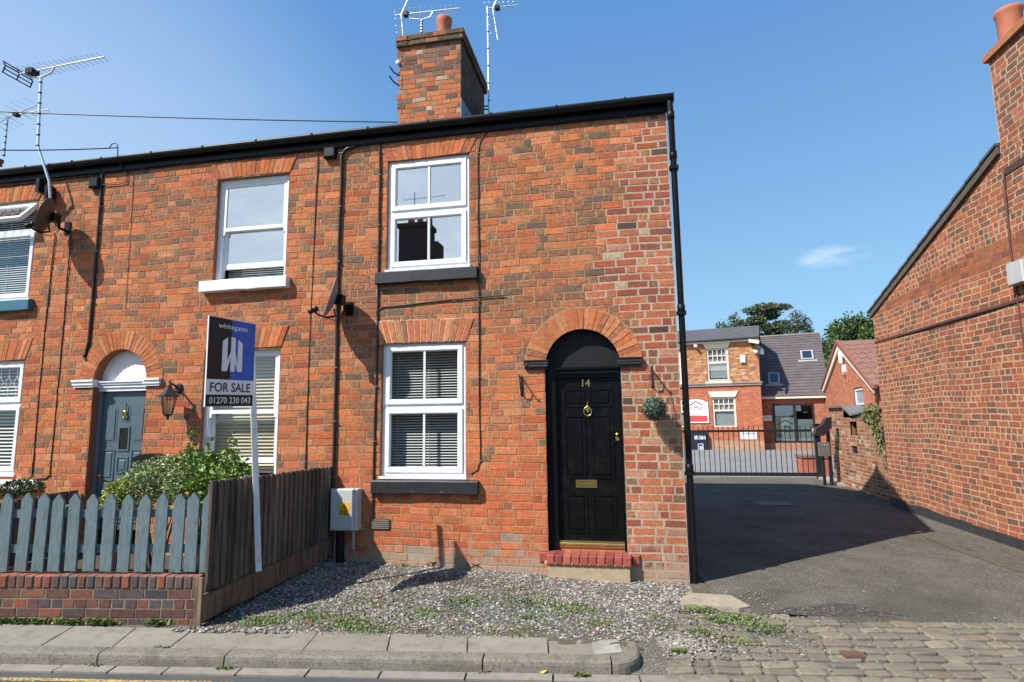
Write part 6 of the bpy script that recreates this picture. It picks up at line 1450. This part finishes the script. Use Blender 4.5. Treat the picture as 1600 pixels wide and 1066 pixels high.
mp = N.new('ShaderNodeMapping'); mp.inputs['Scale'].default_value = (1,1,2.6); Lk(tc.outputs['Generated'], mp.inputs[0])
def noise(sc, det=6):
    n = N.new('ShaderNodeTexNoise'); n.inputs['Scale'].default_value = sc; n.inputs['Detail'].default_value = det; n.inputs['Roughness'].default_value = .6; Lk(mp.outputs[0], n.inputs[0]); return n.outputs['Fac']
def math_(op, a, b=None, cl=False):
    m = N.new('ShaderNodeMath'); m.operation = op; m.use_clamp = cl
    for i, x in enumerate((a, b)):
        if x is None: continue
        if isinstance(x, (int, float)): m.inputs[i].default_value = x
        else: Lk(x, m.inputs[i])
    return m.outputs[0]
def mrange(x, a, b, c, d):
    m = N.new('ShaderNodeMapRange'); m.interpolation_type = 'SMOOTHSTEP'; Lk(x, m.inputs[0])
    for i, v in zip((1,2,3,4), (a,b,c,d)): m.inputs[i].default_value = v
    return m.outputs[0]
def towards(d, c0, c1):
    v = N.new('ShaderNodeVectorMath'); v.operation = 'DOT_PRODUCT'; Lk(tc.outputs['Generated'], v.inputs[0]); v.inputs[1].default_value = V(d).normalized(); return mrange(v.outputs['Value'], c0, c1, 0, 1)
def flatspot(d, rx, rz):
    d = V(d).normalized(); h = V((d.y, -d.x, 0)).normalized(); u = h.cross(d).normalized(); tot_ = None
    for ax_, r__ in ((h, rx), (u, rz), (d, None)):
        v = N.new('ShaderNodeVectorMath'); v.operation = 'DOT_PRODUCT'; Lk(tc.outputs['Generated'], v.inputs[0]); v.inputs[1].default_value = ax_
        if r__ is None: return math_('MULTIPLY', mrange(tot_, .0, 1., 1, 0), mrange(v.outputs['Value'], .5, .6, 0, 1))
        q_ = math_('POWER', math_('ABSOLUTE', math_('DIVIDE', v.outputs['Value'], r__)), 2.); tot_ = q_ if tot_ is None else math_('ADD', tot_, q_)
nz = noise(5); fine = noise(14)
soft = mrange(nz, .42, .75, 0, 1); wisp = mrange(math_('ADD', math_('MULTIPLY', nz, .6), math_('MULTIPLY', fine, .4)), .40, .62, 0, 1)
fin2 = noise(30); c1 = math_('MULTIPLY', flatspot(ray(1300,401), .058, .021), math_('MULTIPLY', mrange(math_('ADD', math_('MULTIPLY', fin2, .5), math_('MULTIPLY', fine, .5)), 0.30, .70, 0, 1), .34))
c2 = math_('MULTIPLY', towards(ray(-100,420), .80, 1.0), math_('ADD', math_('MULTIPLY', soft, .0), .20))
c3 = math_('MULTIPLY', towards((-.42,-.86,.30), .90, .985), math_('ADD', math_('MULTIPLY', soft, .3), .62))
c4 = math_('MULTIPLY', towards(ray(1180,30), .97, .995), math_('MULTIPLY', wisp, .0))
tot = math_('ADD', math_('ADD', c1, c2), math_('ADD', c3, c4), True)
mul = N.new('ShaderNodeMix'); mul.data_type = 'RGBA'; mul.blend_type = 'MULTIPLY'; mul.inputs[0].default_value = 1; Lk(sky.outputs[0], mul.inputs[6]); mul.inputs[7].default_value = (.88,1.08,1.20,1)
sp = N.new('ShaderNodeSeparateXYZ'); Lk(tc.outputs['Generated'], sp.inputs[0])
gr = N.new('ShaderNodeValToRGB'); Lk(mrange(sp.outputs['Z'], .0, .75, 0, 1), gr.inputs[0])
e0 = gr.color_ramp.elements; e0[0].position = .0; e0[0].color = (.36,.66,.93,1); e0[1].position = 1.; e0[1].color = (.115,.35,.82,1)
sc_ = N.new('ShaderNodeMix'); sc_.data_type = 'RGBA'; sc_.blend_type = 'MULTIPLY'; sc_.inputs[0].default_value = 1; Lk(gr.outputs[0], sc_.inputs[6]); sc_.inputs[7].default_value = (5.2,5.2,5.2,1)
ev = N.new('ShaderNodeMix'); ev.data_type = 'RGBA'; ev.inputs[0].default_value = .72; Lk(mul.outputs[2], ev.inputs[6]); Lk(sc_.outputs[2], ev.inputs[7])
cm = N.new('ShaderNodeMix'); cm.data_type = 'RGBA'; Lk(tot, cm.inputs[0]); Lk(ev.outputs[2], cm.inputs[6]); cm.inputs[7].default_value = (7.5,8.0,8.6,1)
Lk(cm.outputs[2], bg.inputs[0]); bg.inputs[1].default_value = .115
cd = bpy.data.cameras.new('camera'); cd.sensor_width = 36; cd.sensor_fit = 'HORIZONTAL'; cd.lens = 36*FPX/1600; cd.clip_end = 2000; cd.clip_start = .05
co = bpy.data.objects.new('camera', cd); COL.objects.link(co)
m3 = Matrix((CR, -CDN, -CF)).transposed(); co.matrix_world = Matrix.Translation(CP) @ m3.to_4x4(); S.camera = co
S.view_settings.view_transform = 'Standard'; S.view_settings.look = 'None'; S.view_settings.exposure = .58; S.view_settings.gamma = 1
S.cycles.max_bounces = 8; S.cycles.transparent_max_bounces = 12
